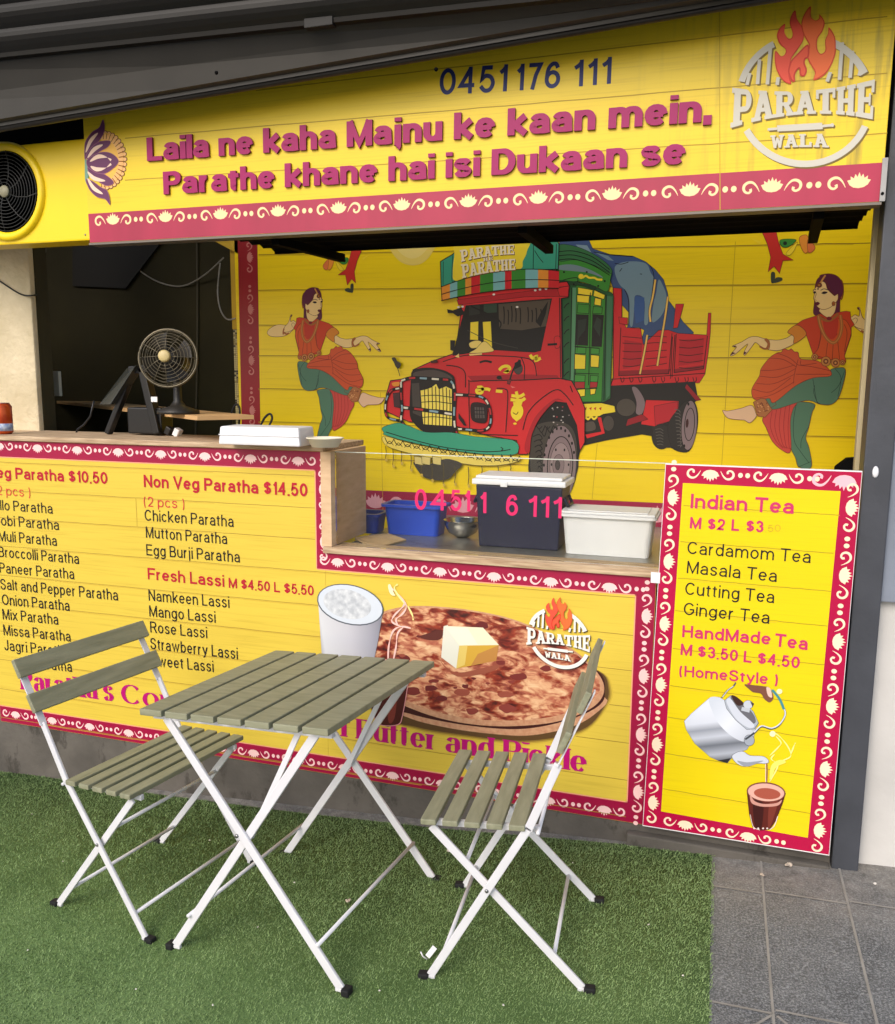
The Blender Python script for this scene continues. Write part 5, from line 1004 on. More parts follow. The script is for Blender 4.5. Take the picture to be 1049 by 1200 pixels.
can = thing('drink_can', 'orange drink can standing at the left end of the counter top', 'can', (P(3, 490, q.y+.03).x, q.y+.03, cz_)); b = MB()
b.lathe([(rcn*.8, 0), (rcn, hcn*.06), (rcn, hcn*.88), (rcn*.8, hcn*.985)], mat('can_orange', (214, 96, 36), .3, metal=.4, noise=.5, nscale=26, rgb2=(170, 44, 24))); b.build('body', can)
b = MB(); b.lathe([(rcn*1.003, hcn*.1), (rcn*1.003, hcn*.34)], mat('can_label', (206, 214, 226), .35, noise=.4, nscale=60, rgb2=(90, 120, 180))); b.build('label_band', can)
b = MB(); b.lathe([(rcn*.8, hcn*.985), (rcn*.82, hcn), (rcn*.76, hcn), (rcn*.74, hcn*.98), (0, hcn*.98)], mat('can_lid', (190, 190, 190), .3, metal=1)); b.build('lid', can)

# ------------------------------------------------------------------ tea menu board
YT = 2.662
tea = thing('tea_board', 'tall yellow tea price board with pink border leaning by the grey post', 'menu board')
A = Art(YT).zoom(0, 0, 1)
co = [P(x, y, YT) for x, y in ((753, 968), (972, 1003), (1011, 552), (780, 543))]
b = MB(); fr = [Vector((c.x, YT, c.z)) for c in co]; b.hexa(fr+[c+Vector((0, .010, 0)) for c in fr], M_foam, .0008); b.build('board', tea)
def inset(pts, d): c = sum((Vector((p.x, p.z)) for p in pts), Vector((0, 0)))/4; return [(p.x+(c.x-p.x)*d, p.z+(c.y-p.z)*d) for p in pts]
A.plane()._tri(inset(co, .006), M_magt); A.zoom(0, 0, 1); A.poly([(774.8, 950.8), (946.8, 981.8), (985.4, 575.7), (800.4, 566)], M_tea)
TB = (252, 226, 196)
A.border((832.8, 555), (912.3, 558.8), 2, TB, flip=True, pre=True, post=2, extra=(0, 0)); A.border((990, 562.5), (1000, 563), 1, (246, 190, 200), flip=True, pre=True, post=False, extra=(0, .24))  # last motif inked paler, standing in for glare on the board's corner
A.border((764, 940.5), (787.1, 583), 6, TB, flip=True, pre=True, post=2, size=.98); A.border((958.6, 973), (996.3, 594.8), 6, TB, flip=True, pre=True, post=True, size=.98)
A.border((803.3, 965.6), (877, 979.4), 2, TB, flip=True, pre=True, post=2, size=.98)
A.build('border_strip', tea)
A = Art(YT).zoom(0, 0, 1); A.lev = 12
for a, c in (((801, 592.4), (984, 603.6)), ((797.5, 634.6), (977, 648.4)), ((794.5, 677.3), (974, 693)), ((791.5, 715.6), (969.8, 733.8)), ((788.6, 760), (966, 779)), ((785.7, 803.3), (961, 826)), ((783, 840.4), (958, 865.4)), ((780, 883), (953.5, 909.6)), ((777, 924.3), (949.7, 953.2))):
    pts = [(a[0]+(c[0]-a[0])*i/24, a[1]+(c[1]-a[1])*i/24+random.uniform(-.3, .3)) for i in range(25)]; A.stroke(pts, (176, 154, 24), .0024, False); A.stroke([(p[0], p[1]+2) for p in pts[2:17]], (226, 196, 40), .0018, False)
A.build('printed_boards', tea)
A = Art(YT).zoom(0, 0, 1); A.lev = 44; TP = (206, 50, 102)
for t, p0, p1, c, m, w in (('Indian Tea', (809.2, 595.4), (930, 602.2), 17, TP, .175), ('M', (808.3, 619), (821.5, 620), 13.4, TP, .185), ('$2', (829, 620.3), (849.5, 621.6), 13.4, TP, .185), ('L', (857, 621.7), (866, 622.3), 13.4, TP, .185), ('$3', (874, 622.6), (894.6, 623.9), 13.4, TP, .185), ('.50', (897, 623.2), (915, 622.6), 8, (206, 170, 40), .1),
    ('Cardamom Tea', (805.4, 648.7), (949.7, 659.8), 14.4, BT, .11), ('Masala Tea', (804.8, 671.4), (910, 682), 14.4, BT, .11), ('Cutting Tea', (802.7, 696.4), (907, 706.8), 14.4, BT, .11), ('Ginger Tea', (801, 720), (901.4, 731), 14.4, BT, .11),
    ('HandMade', (799.5, 746.5), (903, 755.6), 14.2, TP, .175), ('Tea', (907.5, 757.2), (946.2, 761.8), 15.4, TP, .175), ('M $3.50 L $4.50', (797.4, 767.1), (936.8, 783.3), 13.2, TP, .18), ('(HomeStyle )', (796, 792.2), (911.4, 803), 12.8, TP, .165)): A.text(t, p0, p1, c, m, w)
A.build('menu_lettering', tea)
A = Art(YT).zoom(780, 790, 5.245); A.lev = 60
KB = halftone('kettle_print', A.z((250, 190)), A.z((330, 540)), [(0, (226, 232, 242)), (.3, (214, 220, 232)), (.42, (150, 156, 168)), (.55, (196, 202, 214)), (.7, (108, 114, 124)), (.86, (176, 182, 194)), (1, (60, 62, 68))])
A.poly([(115, 288), (160, 240), (270, 145), (330, 140), (368, 162), (400, 130), (442, 142), (540, 230), (572, 300), (552, 335), (540, 400), (500, 462), (440, 482), (402, 520), (380, 545), (330, 532), (275, 508), (180, 425), (128, 340)], KB, False, 1, .001, (110, 116, 126))
A.poly([(268, 148), (335, 145), (420, 220), (520, 330), (540, 380), (486, 415), (400, 375), (325, 300), (285, 220)], halftone('kettle_shoulder_print', A.z((280, 190)), A.z((520, 390)), [(0, (206, 214, 226)), (.5, (226, 232, 242)), (1, (196, 202, 214))]), True)
A.poly([(320, 530), (400, 515), (380, 546)], (40, 40, 44))
A.poly([(362, 160), (400, 130), (442, 142), (540, 228), (572, 298), (545, 335), (500, 340), (430, 280), (375, 210)], (170, 178, 190), False, 1, .001); A.poly([(400, 140), (440, 145), (530, 230), (555, 290), (520, 300), (440, 240)], (104, 104, 112), True); A.poly([(375, 170), (400, 150), (460, 230), (545, 310), (510, 328), (430, 270)], (206, 212, 224), True)
A.poly([(405, 130), (440, 140), (480, 180), (440, 190)], (60, 36, 30), True); A.poly(ell(508, 186, 30, 26), (200, 206, 216), False, 1, .001); A.poly([(470, 200), (520, 210), (515, 235), (465, 222)], (190, 196, 206)); A.poly([(520, 165), (545, 180), (535, 200)], (70, 60, 60))
A.poly(ell(515, 405, 32, 34), (160, 168, 180), False, 1, .001)
A.poly([(408, 505), (440, 478), (480, 474), (520, 498), (600, 503), (634, 530), (622, 548), (560, 548), (490, 566), (440, 548)], (206, 212, 224), True, 1, .001); A.poly([(440, 530), (500, 540), (600, 530), (560, 548), (490, 566)], (150, 156, 168), True)
A.stroke([(345, 145), (380, 100), (415, 75), (432, 50)], (80, 84, 90), .0042); A.stroke([(350, 140), (385, 96), (418, 72)], (220, 224, 230), .0018)
A.stroke([(490, 400), (545, 360), (590, 320), (650, 335), (700, 310), (735, 250), (730, 210)], (60, 64, 70), .0055); A.stroke([(545, 356), (590, 316), (650, 330), (700, 306), (735, 250), (728, 205)], (214, 220, 228), .0036); A.stroke([(728, 215), (700, 150), (655, 95)], (60, 140, 150), .0072)
A.poly([(485, 62), (540, 66), (600, 72), (640, 84), (664, 140), (640, 172), (608, 152), (585, 118), (540, 110), (515, 92)], (124, 78, 60), True); A.poly([(620, 80), (645, 90), (655, 140), (630, 130)], (226, 196, 180), True); A.poly(ell(700, 105, 18, 16), (250, 236, 190))
A.stroke([(622, 545), (624, 600), (620, 690)], (150, 90, 70), .0036); A.stroke([(615, 550), (616, 640), (618, 690)], (230, 214, 200), .0018)
SM = (252, 244, 150)
for l in ([(640, 640), (660, 560), (720, 530), (770, 500), (750, 440), (700, 380), (655, 350)], [(640, 500), (690, 450), (710, 420), (680, 380)], [(640, 660), (690, 560), (650, 520), (670, 490)], [(770, 490), (785, 450), (798, 420)]): A.stroke(l, SM, [.001+.003*abs(math.sin(i*.4)) for i in range(len(catmull(l, False)))])
A.poly(ell(658, 365, 18, 18), (252, 244, 190)); A.poly([(640, 640), (650, 560), (700, 525), (740, 540), (680, 570), (655, 630)], (248, 236, 110), True)
A.poly([(500, 712), (515, 860), (535, 935), (580, 957), (640, 952), (676, 900), (716, 800), (738, 730), (620, 700)], (92, 32, 24), False, 1, .0012); A.poly([(540, 780), (600, 790), (590, 940), (550, 930)], (60, 18, 16), True); A.poly([(640, 790), (690, 780), (650, 920), (630, 930)], (120, 52, 40), True)
A.poly(ell(618, 722, 119, 60, rot=5), (120, 60, 50)); A.poly(ell(618, 724, 112, 54, rot=5), (226, 176, 160)); A.poly(ell(625, 732, 82, 34, rot=5), (168, 84, 66)); A.poly([(520, 735), (545, 775), (600, 795), (680, 790), (715, 770), (690, 805), (600, 812), (530, 790)], (206, 150, 136), True)
A.stroke([(520, 860), (540, 935), (580, 955)], (236, 220, 214), .0016); A.stroke([(690, 870), (668, 930), (640, 952)], (236, 220, 214), .0024)
for x in (545, 570, 600, 625): A.poly(ell(x, 945, 6, 5), (236, 220, 214))
A.build('kettle_picture', tea)
b = MB(); v = P(769, 676, YT-.002); b.box((v.x-.016, YT-.002, v.z-.02), (v.x+.012, YT-.0008, v.z+.014), M_foam, .0004); b.build('tape_patch', tea)

# ------------------------------------------------------------------ right hand post, wall and jamb
px0 = P(1010, 560, YF).x; px1 = px0+P(1005, 1000, YF).x-P(973.5, 1000, YF).x
b = MB(); b.box((px0, YF-.02, gz(px0, YF)-.05), (px1, YF+.07, 2.9), M_post, .004); tag(b.build('steel_post'), 'dark grey painted steel post at the right end of the shop front', 'post')
rp = thing('side_door', 'grey painted panel with a pale lower section right of the grey post', 'panel'); lz = P(1040, 703, YF+.03).z
b = MB(); b.box((px1+.001, YF+.0, lz), (1.6, YF+.06, 2.9), mat('pale_grey_paint', (138, 146, 160), .35, noise=.2, nscale=7), .003); b.build('upper_panel', rp)
b = MB(); b.box((px1+.001, YF+.03, gz(1, YF)-.1), (1.6, YF+.07, lz-.001), mat('pale_render', (206, 204, 200), .8, noise=.16, nscale=5, bump=.1, bscale=40), .002); b.build('lower_panel', rp)
b = MB(); v = P(1026, 553, YF-.02); b.lathe([(0, .004), (.009, .003), (.011, 0)], M_foam, Matrix.Translation((P(1021, 548, YF-.02).x+.012, YF-.021, P(1021, 553, YF-.02).z)) @ Matrix.Rotation(math.radians(90), 4, 'X') @ Matrix.Diagonal((.8, 1.6, 1, 1))); tag(b.build('paint_blob'), 'small white filler blob on the grey post', 'filler')
YJ = 2.86
b = MB(); b.box((P(1007, 480, YJ).x, YJ, zs_-.1), (P(1024, 480, YJ).x, YJ+.035, 2.6), M_cream, .002); tag(b.build('door_jamb'), 'narrow cream timber jamb beside the right hand dancer', 'jamb')
b = MB(); b.box((mx1-.08, YF+.08, -.3), (mx1-.02, YM-.03, top_z-.002), M_cream); tag(b.build('shop_side_wall'), 'cream side wall closing the shop behind the post', 'wall')  # unseen wall; its cream colour chosen to bounce light onto the mural
b = MB(); v = Pz(1000, 552, bz+.1); b.lathe([(.06, 0), (.075, .05), (.06, .13), (.03, .16), (0, .165)], M_black, Matrix.Translation((P(1003, 540, 3.25).x, 3.25, P(1000, 550, 3.25).z-.12)) @ Matrix.Diagonal((1.1, .8, 1, 1)), 10, False); tag(b.build('black_bag'), 'black bag just visible behind the top corner of the tea board', 'bag')

# ------------------------------------------------------------------ soffit behind the sign
sof = thing('roller_shutter', 'black ribbed shutter soffit with brackets behind the lower edge of the sign', 'shutter')
sx0 = P(303, 282, 3.0).x; sx1 = px0-.01; sz = fz0+.018; y0 = YS+.06; y1 = 3.12
b = MB(); tb = bmesh.new(); n = 64; rows = []
for i in range(n+1):
    y = y0+(y1-y0)*i/n; z = sz+.012*abs(math.sin(i/n*math.pi*5)); rows.append((tb.verts.new((sx0, y, z)), tb.verts.new((sx1, y, z))))
for a, c in zip(rows, rows[1:]): tb.faces.new((a[0], a[1], c[1], c[0]))
b.join(tb, M_black, True); b.box((sx0, y1, sz-.008), (sx1, y1+.012, sz+.08), M_black, .002); b.box((sx0, y0, sz+.03), (sx1, y1, sz+.05), M_black); b.build('slats', sof)
for xa, xb in ((P(322, 272, YS+.07).x, P(397, 305, 3.12).x), (P(612, 262, YS+.07).x, P(642, 295, 3.12).x), (P(960, 249, YS+.07).x, P(953, 290, 3.12).x)):
    b = MB(); b.bar((xa, YS+.07, sz-.028), (xb, 3.15, sz-.03), .03, .03, M_black, (1, 0, 0), .002); b.build('bracket', sof)
b = MB(); b.box((fx0-1.6, YS+.06, sz+.05), (px1, YS+.08, fz1), M_black); tag(b.build('sign_backing'), 'dark timber backing behind the yellow shop sign', 'backing')
# ------------------------------------------------------------------ yellow condenser box and strip left of the sign
ac = thing('condenser_unit', 'yellow painted air conditioner box with round black fan grille beside the sign', 'air conditioner'); ya = YS+.016
ax1 = fx0+.0; az0 = P(50, 284.5, ya).z; az1 = P(50, 167, ya).z
b = MB(); b.box((ax1-.75, ya, az0), (ax1+.01, ya+.10, az1), M_ypaint, .006)
b.build('casing', ac); cc_ = P(8, 225, ya); rg_ = (P(45, 225, ya)-P(8, 225, ya)).length
RX = Matrix.Translation((cc_.x, ya, cc_.z)) @ Matrix.Rotation(math.radians(90), 4, 'X')
b = MB(); b.lathe([(rg_*1.22, .0), (rg_*1.2, .012), (rg_*1.08, .014), (rg_, .004)], M_ypaint, RX, 48, True, False); b.build('grille_rim', ac)
b = MB(); b.lathe([(rg_*1.0, .001), (0, .001)], M_black, RX, 40); b.build('fan_opening', ac)
b = MB()
for i in range(11): r = rg_*(.14+.083*i); b.tube([RX @ Vector((r*math.cos(a*.1745), r*math.sin(a*.1745), .006+.006*(1-(r/rg_)**2))) for a in range(36)], .0016, mat('grille_wire', (40, 40, 38), .4), 5, True)
for i in range(8): a = i*.785+.2; b.tube([RX @ Vector((rg_*t*math.cos(a+t*.5), rg_*t*math.sin(a+t*.5), .012-.006*t)) for t in (.1, .4, .7, 1.0)], .002, mat('grille_wire', (40, 40, 38), .4), 5)
b.lathe([(rg_*.16, .008), (rg_*.14, .016), (0, .018)], mat('hub', (150, 146, 120), .5), RX, 20); b.build('grille', ac)
b = MB()
for p in ((100, 275), (100, 176)):
    v = P(p[0], p[1], ya); b.lathe([(.004, 0), (.003, .002), (0, .003)], M_bolt, Matrix.Translation((v.x, ya, v.z)) @ Matrix.Rotation(math.radians(90), 4, 'X'), 10)
b.build('screw', ac)
b = MB(); b.box((ax1-.9, YS+.10, az1+.012), (fx0+.02, YS+.12, fz1), M_ypaint); tag(b.build('yellow_fascia_board'), 'plain yellow board above the air conditioner box', 'board')

# ------------------------------------------------------------------ awning
awn = thing('awning', 'dark grey vinyl awning with a thick front tube above the shop sign', 'awning')
def sect(px, yr, ygv, ytl):
    r = P(px, yr, 2.40); g = P(px, ygv, 2.46); t = P(px, ytl, 2.52); x = r.x
    ts = [r+Vector((0, -.26+.26*i/40-.014*abs(math.sin(i*math.pi/5)), .46-.46*i/40)) for i in range(41)]
    ts += [r+Vector((0, .004, -.012)), r+Vector((0, .02, -.016))]
    ts += [r.lerp(g, .06)+Vector((0, .02, 0)), r.lerp(g, .5)+Vector((0, .03, 0)), g+Vector((0, .012, .004))]
    ts += [g+Vector((0, .03, -.002)), g+Vector((0, .03, -.012))]
    c = (g+t)/2; rad = abs(g.z-t.z)/2
    tube_ = [Vector((c.x, c.y+.02-rad*1.1*math.cos(a), c.z+rad*math.sin(a)*1.0)) for a in [math.radians(70-20*i) for i in range(9)]]
    kb = P(px, ytl-4, YS-.03); back = [Vector((t.x, YS-.03, kb.z)), Vector((t.x, YS-.03, r.z+.3))]
    return ts, tube_, back
SL = [sect(px, 62-.107*px, 139-.172*px, 156-.166*px) for px in (-140, 200, 560, 900, 1180)]
def loft(secs, m, name, smooth):
    b = MB(); tb = bmesh.new(); rows = [[tb.verts.new(p) for p in s] for s in secs]
    for a, c in zip(rows, rows[1:]):
        for i in range(len(a)-1): tb.faces.new((a[i], a[i+1], c[i+1], c[i]))
    b.join(tb, m, smooth); return b.build(name, awn)
loft([s[0][:43] for s in SL], M_rib, 'ribbed_cover', False)
loft([s[0][41:] for s in SL], M_awn, 'valance', False)
loft([[s[0][-1]]+s[1]+s[2] for s in SL], M_awn2, 'front_tube', False)
b = MB(); a_, c_ = P(365, 25, 2.445), P(398, 34, 2.445)
b.box((a_.x, 2.396, P(380, 36, 2.43).z), (c_.x, 2.424, P(380, 23, 2.43).z), mat('tag_plate', (26, 24, 21), .6, noise=.4, nscale=90), .002, None); b.build('maker_plate', awn)
b = MB()
for px, py in ((325, 16), (440, 5), (255, 86), (512, 82)):
    v = P(px, py, 2.43); b.lathe([(.006, 0), (.005, .004), (0, .005)], M_black, Matrix.Translation((v.x, 2.425, v.z)) @ Matrix.Rotation(math.radians(90), 4, 'X'), 10)
b.build('rivet', awn)

# ------------------------------------------------------------------ kitchen things seen through the left opening
YJB = YM+.02
b = MB(); xa, xb_ = P(270.5, 330, YJB).x, P(280, 330, YJB).x; zsplit = P(275, 386, YJB).z
jm = thing('tiled_jamb', 'yellow painted jamb with mosaic tile below, left of the red border of the mural', 'jamb')
b.box((xa, YJB, zsplit+.001), (xb_, YJB+.10, top_z-.003), mat('yellow_jamb', (206, 168, 40), .6, noise=.15, nscale=8), .002); b.build('upper_part', jm)
b = MB(); b.box((xa+.004, YJB+.003, -.3), (xb_, YJB+.10, zsplit), mat('tile_grout', (150, 138, 100), .7)); b.build('tile_bed', jm)
b = MB(); rg = random.Random(5); cw = (xb_-xa-.004)/4
tm = [mat('mosaic_cream', (196, 180, 120), .3), mat('mosaic_dark', (36, 32, 26), .3), mat('mosaic_olive', (140, 122, 60), .3)]
for i in range(4):
    for j in range(46): z = zsplit-.004-j*cw; b.box((xa+.005+i*cw, YJB+.0005, z-cw+.002), (xa+.003+(i+1)*cw, YJB+.0028, z-.001), rg.choice(tm[:1]*3+tm))
b.build('mosaic', jm)
b = MB(); v0, v1 = P(240, 276, YJB-.1), P(272, 299, YJB-.1); b.hexa([(v0.x, YJB-.02, P(240, 284, YJB).z), (v1.x-.006, YJB-.02, P(272, 300, YJB).z), (v1.x-.006, YJB-.02, v0.z+.4), (v0.x, YJB-.02, v0.z+.4), (v0.x, YJB+.2, P(240, 284, YJB).z), (v1.x-.006, YJB+.2, P(272, 300, YJB).z), (v1.x-.006, YJB+.2, v0.z+.4), (v0.x, YJB+.2, v0.z+.4)], mat('yellow_jamb', (206, 168, 40), .6)); tag(b.build('yellow_bracket_board'), 'small yellow board high up at the edge of the kitchen opening', 'board')
# shelf
M_ply = mat('ply_edge', (214, 172, 118), .7, noise=.2, nscale=8)
zsh = P(90, 471, 4.1).z; sl_ = Pz(60, 469, zsh); sr_ = Pz(231, 487.5, zsh)
b = MB(); dv = (sr_-sl_).normalized(); nv = Vector((-dv.y, dv.x, 0)); nv = nv if nv.y > 0 else -nv
sr2 = sr_; dp = .22
b.hexa([sl_-Vector((0, 0, .016)), sr2-Vector((0, 0, .016)), sr2, sl_, sl_+nv*dp-Vector((0, 0, .016)), sr2+nv*dp-Vector((0, 0, .016)), sr2+nv*dp, sl_+nv*dp], M_ply, .001); shf = thing('shelf', 'pale plywood shelf carrying the desk fan in the dark kitchen', 'shelf'); b.build('board', shf)
b = MB(); q = sl_+dv*.1+nv*.05; b.bar(q-Vector((0, 0, .017)), q-Vector((0, 0, .6)), .03, .03, mat('shelf_leg', (90, 76, 50), .7)); b.build('leg', shf)
# desk fan
fy = (sr_+nv*.1).y; fc = P(197, 420, fy); fr_ = (P(226, 420, fy)-P(197, 420, fy)).length
fan = thing('desk_fan', 'round wire desk fan standing on the plywood shelf in front of the dark wall', 'fan', (fc.x, fc.y, zsh+.001))
hz_ = fc.z-zsh; FM = Matrix.Translation((0, 0, hz_)) @ Matrix.Rotation(math.radians(20), 4, 'Z') @ Matrix.Rotation(math.radians(82), 4, 'X')
M_wire = mat('fan_wire', (104, 96, 78), .35, metal=.6); M_fanp = mat('fan_cream', (196, 176, 120), .4); M_fand = mat('fan_dark', (40, 36, 30), .45)
b = MB()
for i in range(9):
    t = (i+1)/9.5; r = fr_*t; z = .045*math.cos(t*1.5)
    b.tube([FM @ Vector((r*math.cos(a*.1745), r*math.sin(a*.1745), z)) for a in range(36)], .0011, M_wire, 4, True)
    if i > 4: b.tube([FM @ Vector((r*math.cos(a*.1745), r*math.sin(a*.1745), -z-.01)) for a in range(36)], .0011, M_wire, 4, True)
b.tube([FM @ Vector((fr_*math.cos(a*.1745), fr_*math.sin(a*.1745), 0)) for a in range(36)], .005, M_wire, 6, True)
for i in range(12): a = i*.5236; b.tube([FM @ Vector((fr_*t*math.cos(a), fr_*t*math.sin(a), .045*math.cos(t*1.5))) for t in (.2, .5, .8, 1)], .0015, M_wire, 4)
b.build('guard', fan)
b = MB(); b.lathe([(fr_*.21, .045), (fr_*.2, .055), (fr_*.15, .058), (0, .058)], M_fanp, FM, 24); b.build('badge', fan)
b = MB()
for i in range(4):
    a0 = i*1.5708; tb = bmesh.new(); rows = []
    for k in range(5):
        t = k/4; rows.append([tb.verts.new(FM @ Vector((fr_*rr_*math.cos(a0+t*.9), fr_*rr_*math.sin(a0+t*.9), .018-.03*t))) for rr_ in (.2, .5, .86)])
    for u, w_ in zip(rows, rows[1:]):
        for k in range(2): tb.faces.new((u[k], u[k+1], w_[k+1], w_[k]))
    b.join(tb, mat('fan_blade', (38, 33, 24), .35), True)
b.build('blades', fan)
b = MB(); b.lathe([(.05, -.12), (.055, -.06), (.05, -.02), (.02, 0)], M_fand, FM, 20); b.build('motor', fan)
b = MB(); b.lathe([(.08, 0), (.08, .012), (.03, .03), (.016, .05), (.014, hz_-.05)], M_fand, Matrix.Translation((0, .05, 0)), 24); b.build('stand', fan)
# small tin on the shelf
b = MB(); b.box((-.03, -.02, 0), (.03, .02, .018), mat('tin_gold', (150, 120, 50), .4, noise=.4, nscale=50), .002); q = Pz(93, 470, zsh); ob = b.build('small_carton'); ob.location = (q.x, q.y+.05, zsh+.001); tag(ob, 'small yellowish carton lying on the shelf left of the fan', 'carton')
# tablet stand on the counter
ty = YF+.22
def tp(px, py, y=ty): return P(px, py, y)
ps = thing('tablet_stand', 'black till tablet leaning on an angled black stand behind the counter', 'tablet', tp(160, 505))
def loc(v): return v-Vector(ps.location)
M_bp = mat('black_plastic', (26, 26, 28), .35); M_scr = mat('screen_back', (58, 60, 56), .25, noise=.15, nscale=20)
b = MB(); a0, a1, a2, a3 = tp(116, 474, ty+.02), tp(129, 474, ty-.04), tp(159, 428, ty-.04), tp(148, 432, ty+.06)
n_ = Vector((.01, .05, .004)); b.hexa([loc(p) for p in (a0, a1, a2, a3)]+[loc(p+n_) for p in (a0, a1, a2, a3)], M_scr, .003); b.build('tablet', ps)
b = MB(); b.bar(loc(tp(158, 430)), loc(tp(127, 508)), .022, .03, M_bp, (0, 1, 0), .004); b.bar(loc(tp(168, 430)), loc(tp(186, 508)), .032, .04, M_bp, (0, 1, 0), .004); b.bar(loc(tp(154, 434)), loc(tp(176, 432)), .03, .04, M_bp, (0, 1, 0), .004); b.build('stand_frame', ps)
b = MB(); b.box(loc(tp(150, 508)), loc(tp(188, 478))+Vector((0, .08, 0)), M_bp, .006); b.build('printer_block', ps)
b = MB(); b.box(loc(tp(177, 471, ty-.03)), loc(tp(184, 465, ty-.03))+Vector((0, .004, 0)), M_foam, .001); b.build('sticker', ps)
b = MB(); b.tube([loc(tp(110, 470, ty+.05)), loc(tp(106, 488, ty+.05)), loc(tp(98, 498, ty+.05)), loc(tp(91, 503, ty+.05)), loc(tp(88, 510, ty+.05))], .004, M_bp); b.build('cable', ps)
b = MB()
for a in (tp(196, 504), tp(206, 506)): b.box(a-Vector((.012, 0, .02)), a+Vector((.012, .03, .012)), M_foam if a.x > tp(200, 500).x else M_bp, .003, Matrix.Translation(a) @ Matrix.Rotation(.5, 4, 'Y') @ Matrix.Translation(-a))
tag(b.build('receipt_roll'), 'small white and black object on the counter right of the tablet stand', 'paper roll')
# sockets, cables
M_plate = mat('socket_plate', (214, 206, 180), .5)
for nm, lb, (x0, y0, x1, y1) in (('wall_socket', 'pale socket plate beside the edge of the cream wall, upper one', (45, 414, 54, 450)), ('wall_socket', 'pale socket plate lower and right, next to the hanging cable', (51, 435, 68, 464))):
    b = MB(); u, v = P(x0, y1, 3.4), P(x1, y0, 3.4); b.box((u.x, 3.4, u.z), (v.x, 3.42, v.z), M_plate, .003); o = b.build(nm); tag(o, lb, 'socket', 'socket plates by the kitchen edge')
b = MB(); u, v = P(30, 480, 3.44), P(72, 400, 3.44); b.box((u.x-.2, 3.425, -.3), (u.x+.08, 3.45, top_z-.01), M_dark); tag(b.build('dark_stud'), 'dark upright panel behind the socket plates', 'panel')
def cable(nm, lb, pts, r, m): b = MB(); b.tube(catmull([tuple(p) for p in pts], False, 6), r, m, 6); tag(b.build(nm), lb, 'cable')
M_cab = mat('cable_grey', (104, 100, 94), .5); M_cabk = mat('cable_black', (34, 32, 30), .5)
cable('hanging_cable', 'thick dark grey cable hanging down beside the cream wall edge', [P(54, 285, 3.36), P(46, 340, 3.36), P(47, 390, 3.36), P(53, 430, 3.36), P(57, 480, 3.36), P(58, 515, 3.36)], .006, M_cab)
cable('short_cable', 'thin black cable crossing the cream wall to its edge', [P(-20, 316, 2.99), P(5, 333, 2.99), P(25, 345, 2.99), P(40, 346, 2.99), P(47, 343, 3.2)], .0035, M_cabk)
cable('looped_cable', 'thin pale cable swagged across the dark kitchen wall', [P(147, 297, YK-.01), P(165, 318, YK-.01), P(190, 332, YK-.01), P(215, 335, YK-.01), P(240, 322, YK-.05), P(262, 302, YK-.1)], .0045, mat('cable_pale', (160, 154, 142), .5))
cable('drop_cable', 'thin pale cable dropping beside the yellow jamb', [P(258, 308, YJB+.2), P(255, 340, YJB+.2), P(258, 362, YJB+.1), P(266, 374, YJB-.01), P(276, 373, YJB-.01)], .0035, mat('cable_pale', (160, 154, 142), .5))
cable('wall_conduit', 'thin grey conduit running down the dark wall right of the fan', [P(231, 276, YK-.01), P(231.5, 350, YK-.01), P(231, 430, YK-.01), P(229, 515, YK-.01)], .006, mat('conduit', (86, 80, 64), .6))
cable('power_lead', 'white power lead curling below the socket plates', [P(48, 462, 3.38), P(57, 470, 3.38), P(62, 482, 3.38), P(60, 495, 3.38), P(53, 508, 3.38)], .004, mat('lead_white', (190, 186, 180), .5))
b = MB(); q = [P(x, y, YK-.02) for x, y in ((85, 282), (190, 282), (147, 338), (85, 335))]; b.hexa(q+[p+Vector((0, .012, 0)) for p in q], mat('hood_dark', (20, 16, 8), .6)); tag(b.build('range_hood'), 'black slanted hood shape high on the dark kitchen wall', 'hood')
for nm, lb, pts in (('pan_handle', 'black looped handle behind the white foam box, right of the red border', [(305, 500), (310, 490), (316, 485), (319, 490), (315, 500)]), ('pan_handle', 'black looped handle behind the white foam box, left of the red border', [(271, 500), (272, 482), (277, 474), (281, 480), (280, 500)])):
    b = MB(); b.tube(catmull([tuple(P(x, y, YF+.30)) for x, y in pts], False, 6), .0045, M_cap, 8); tag(b.build(nm), lb, 'handle', 'black handles behind the foam box')

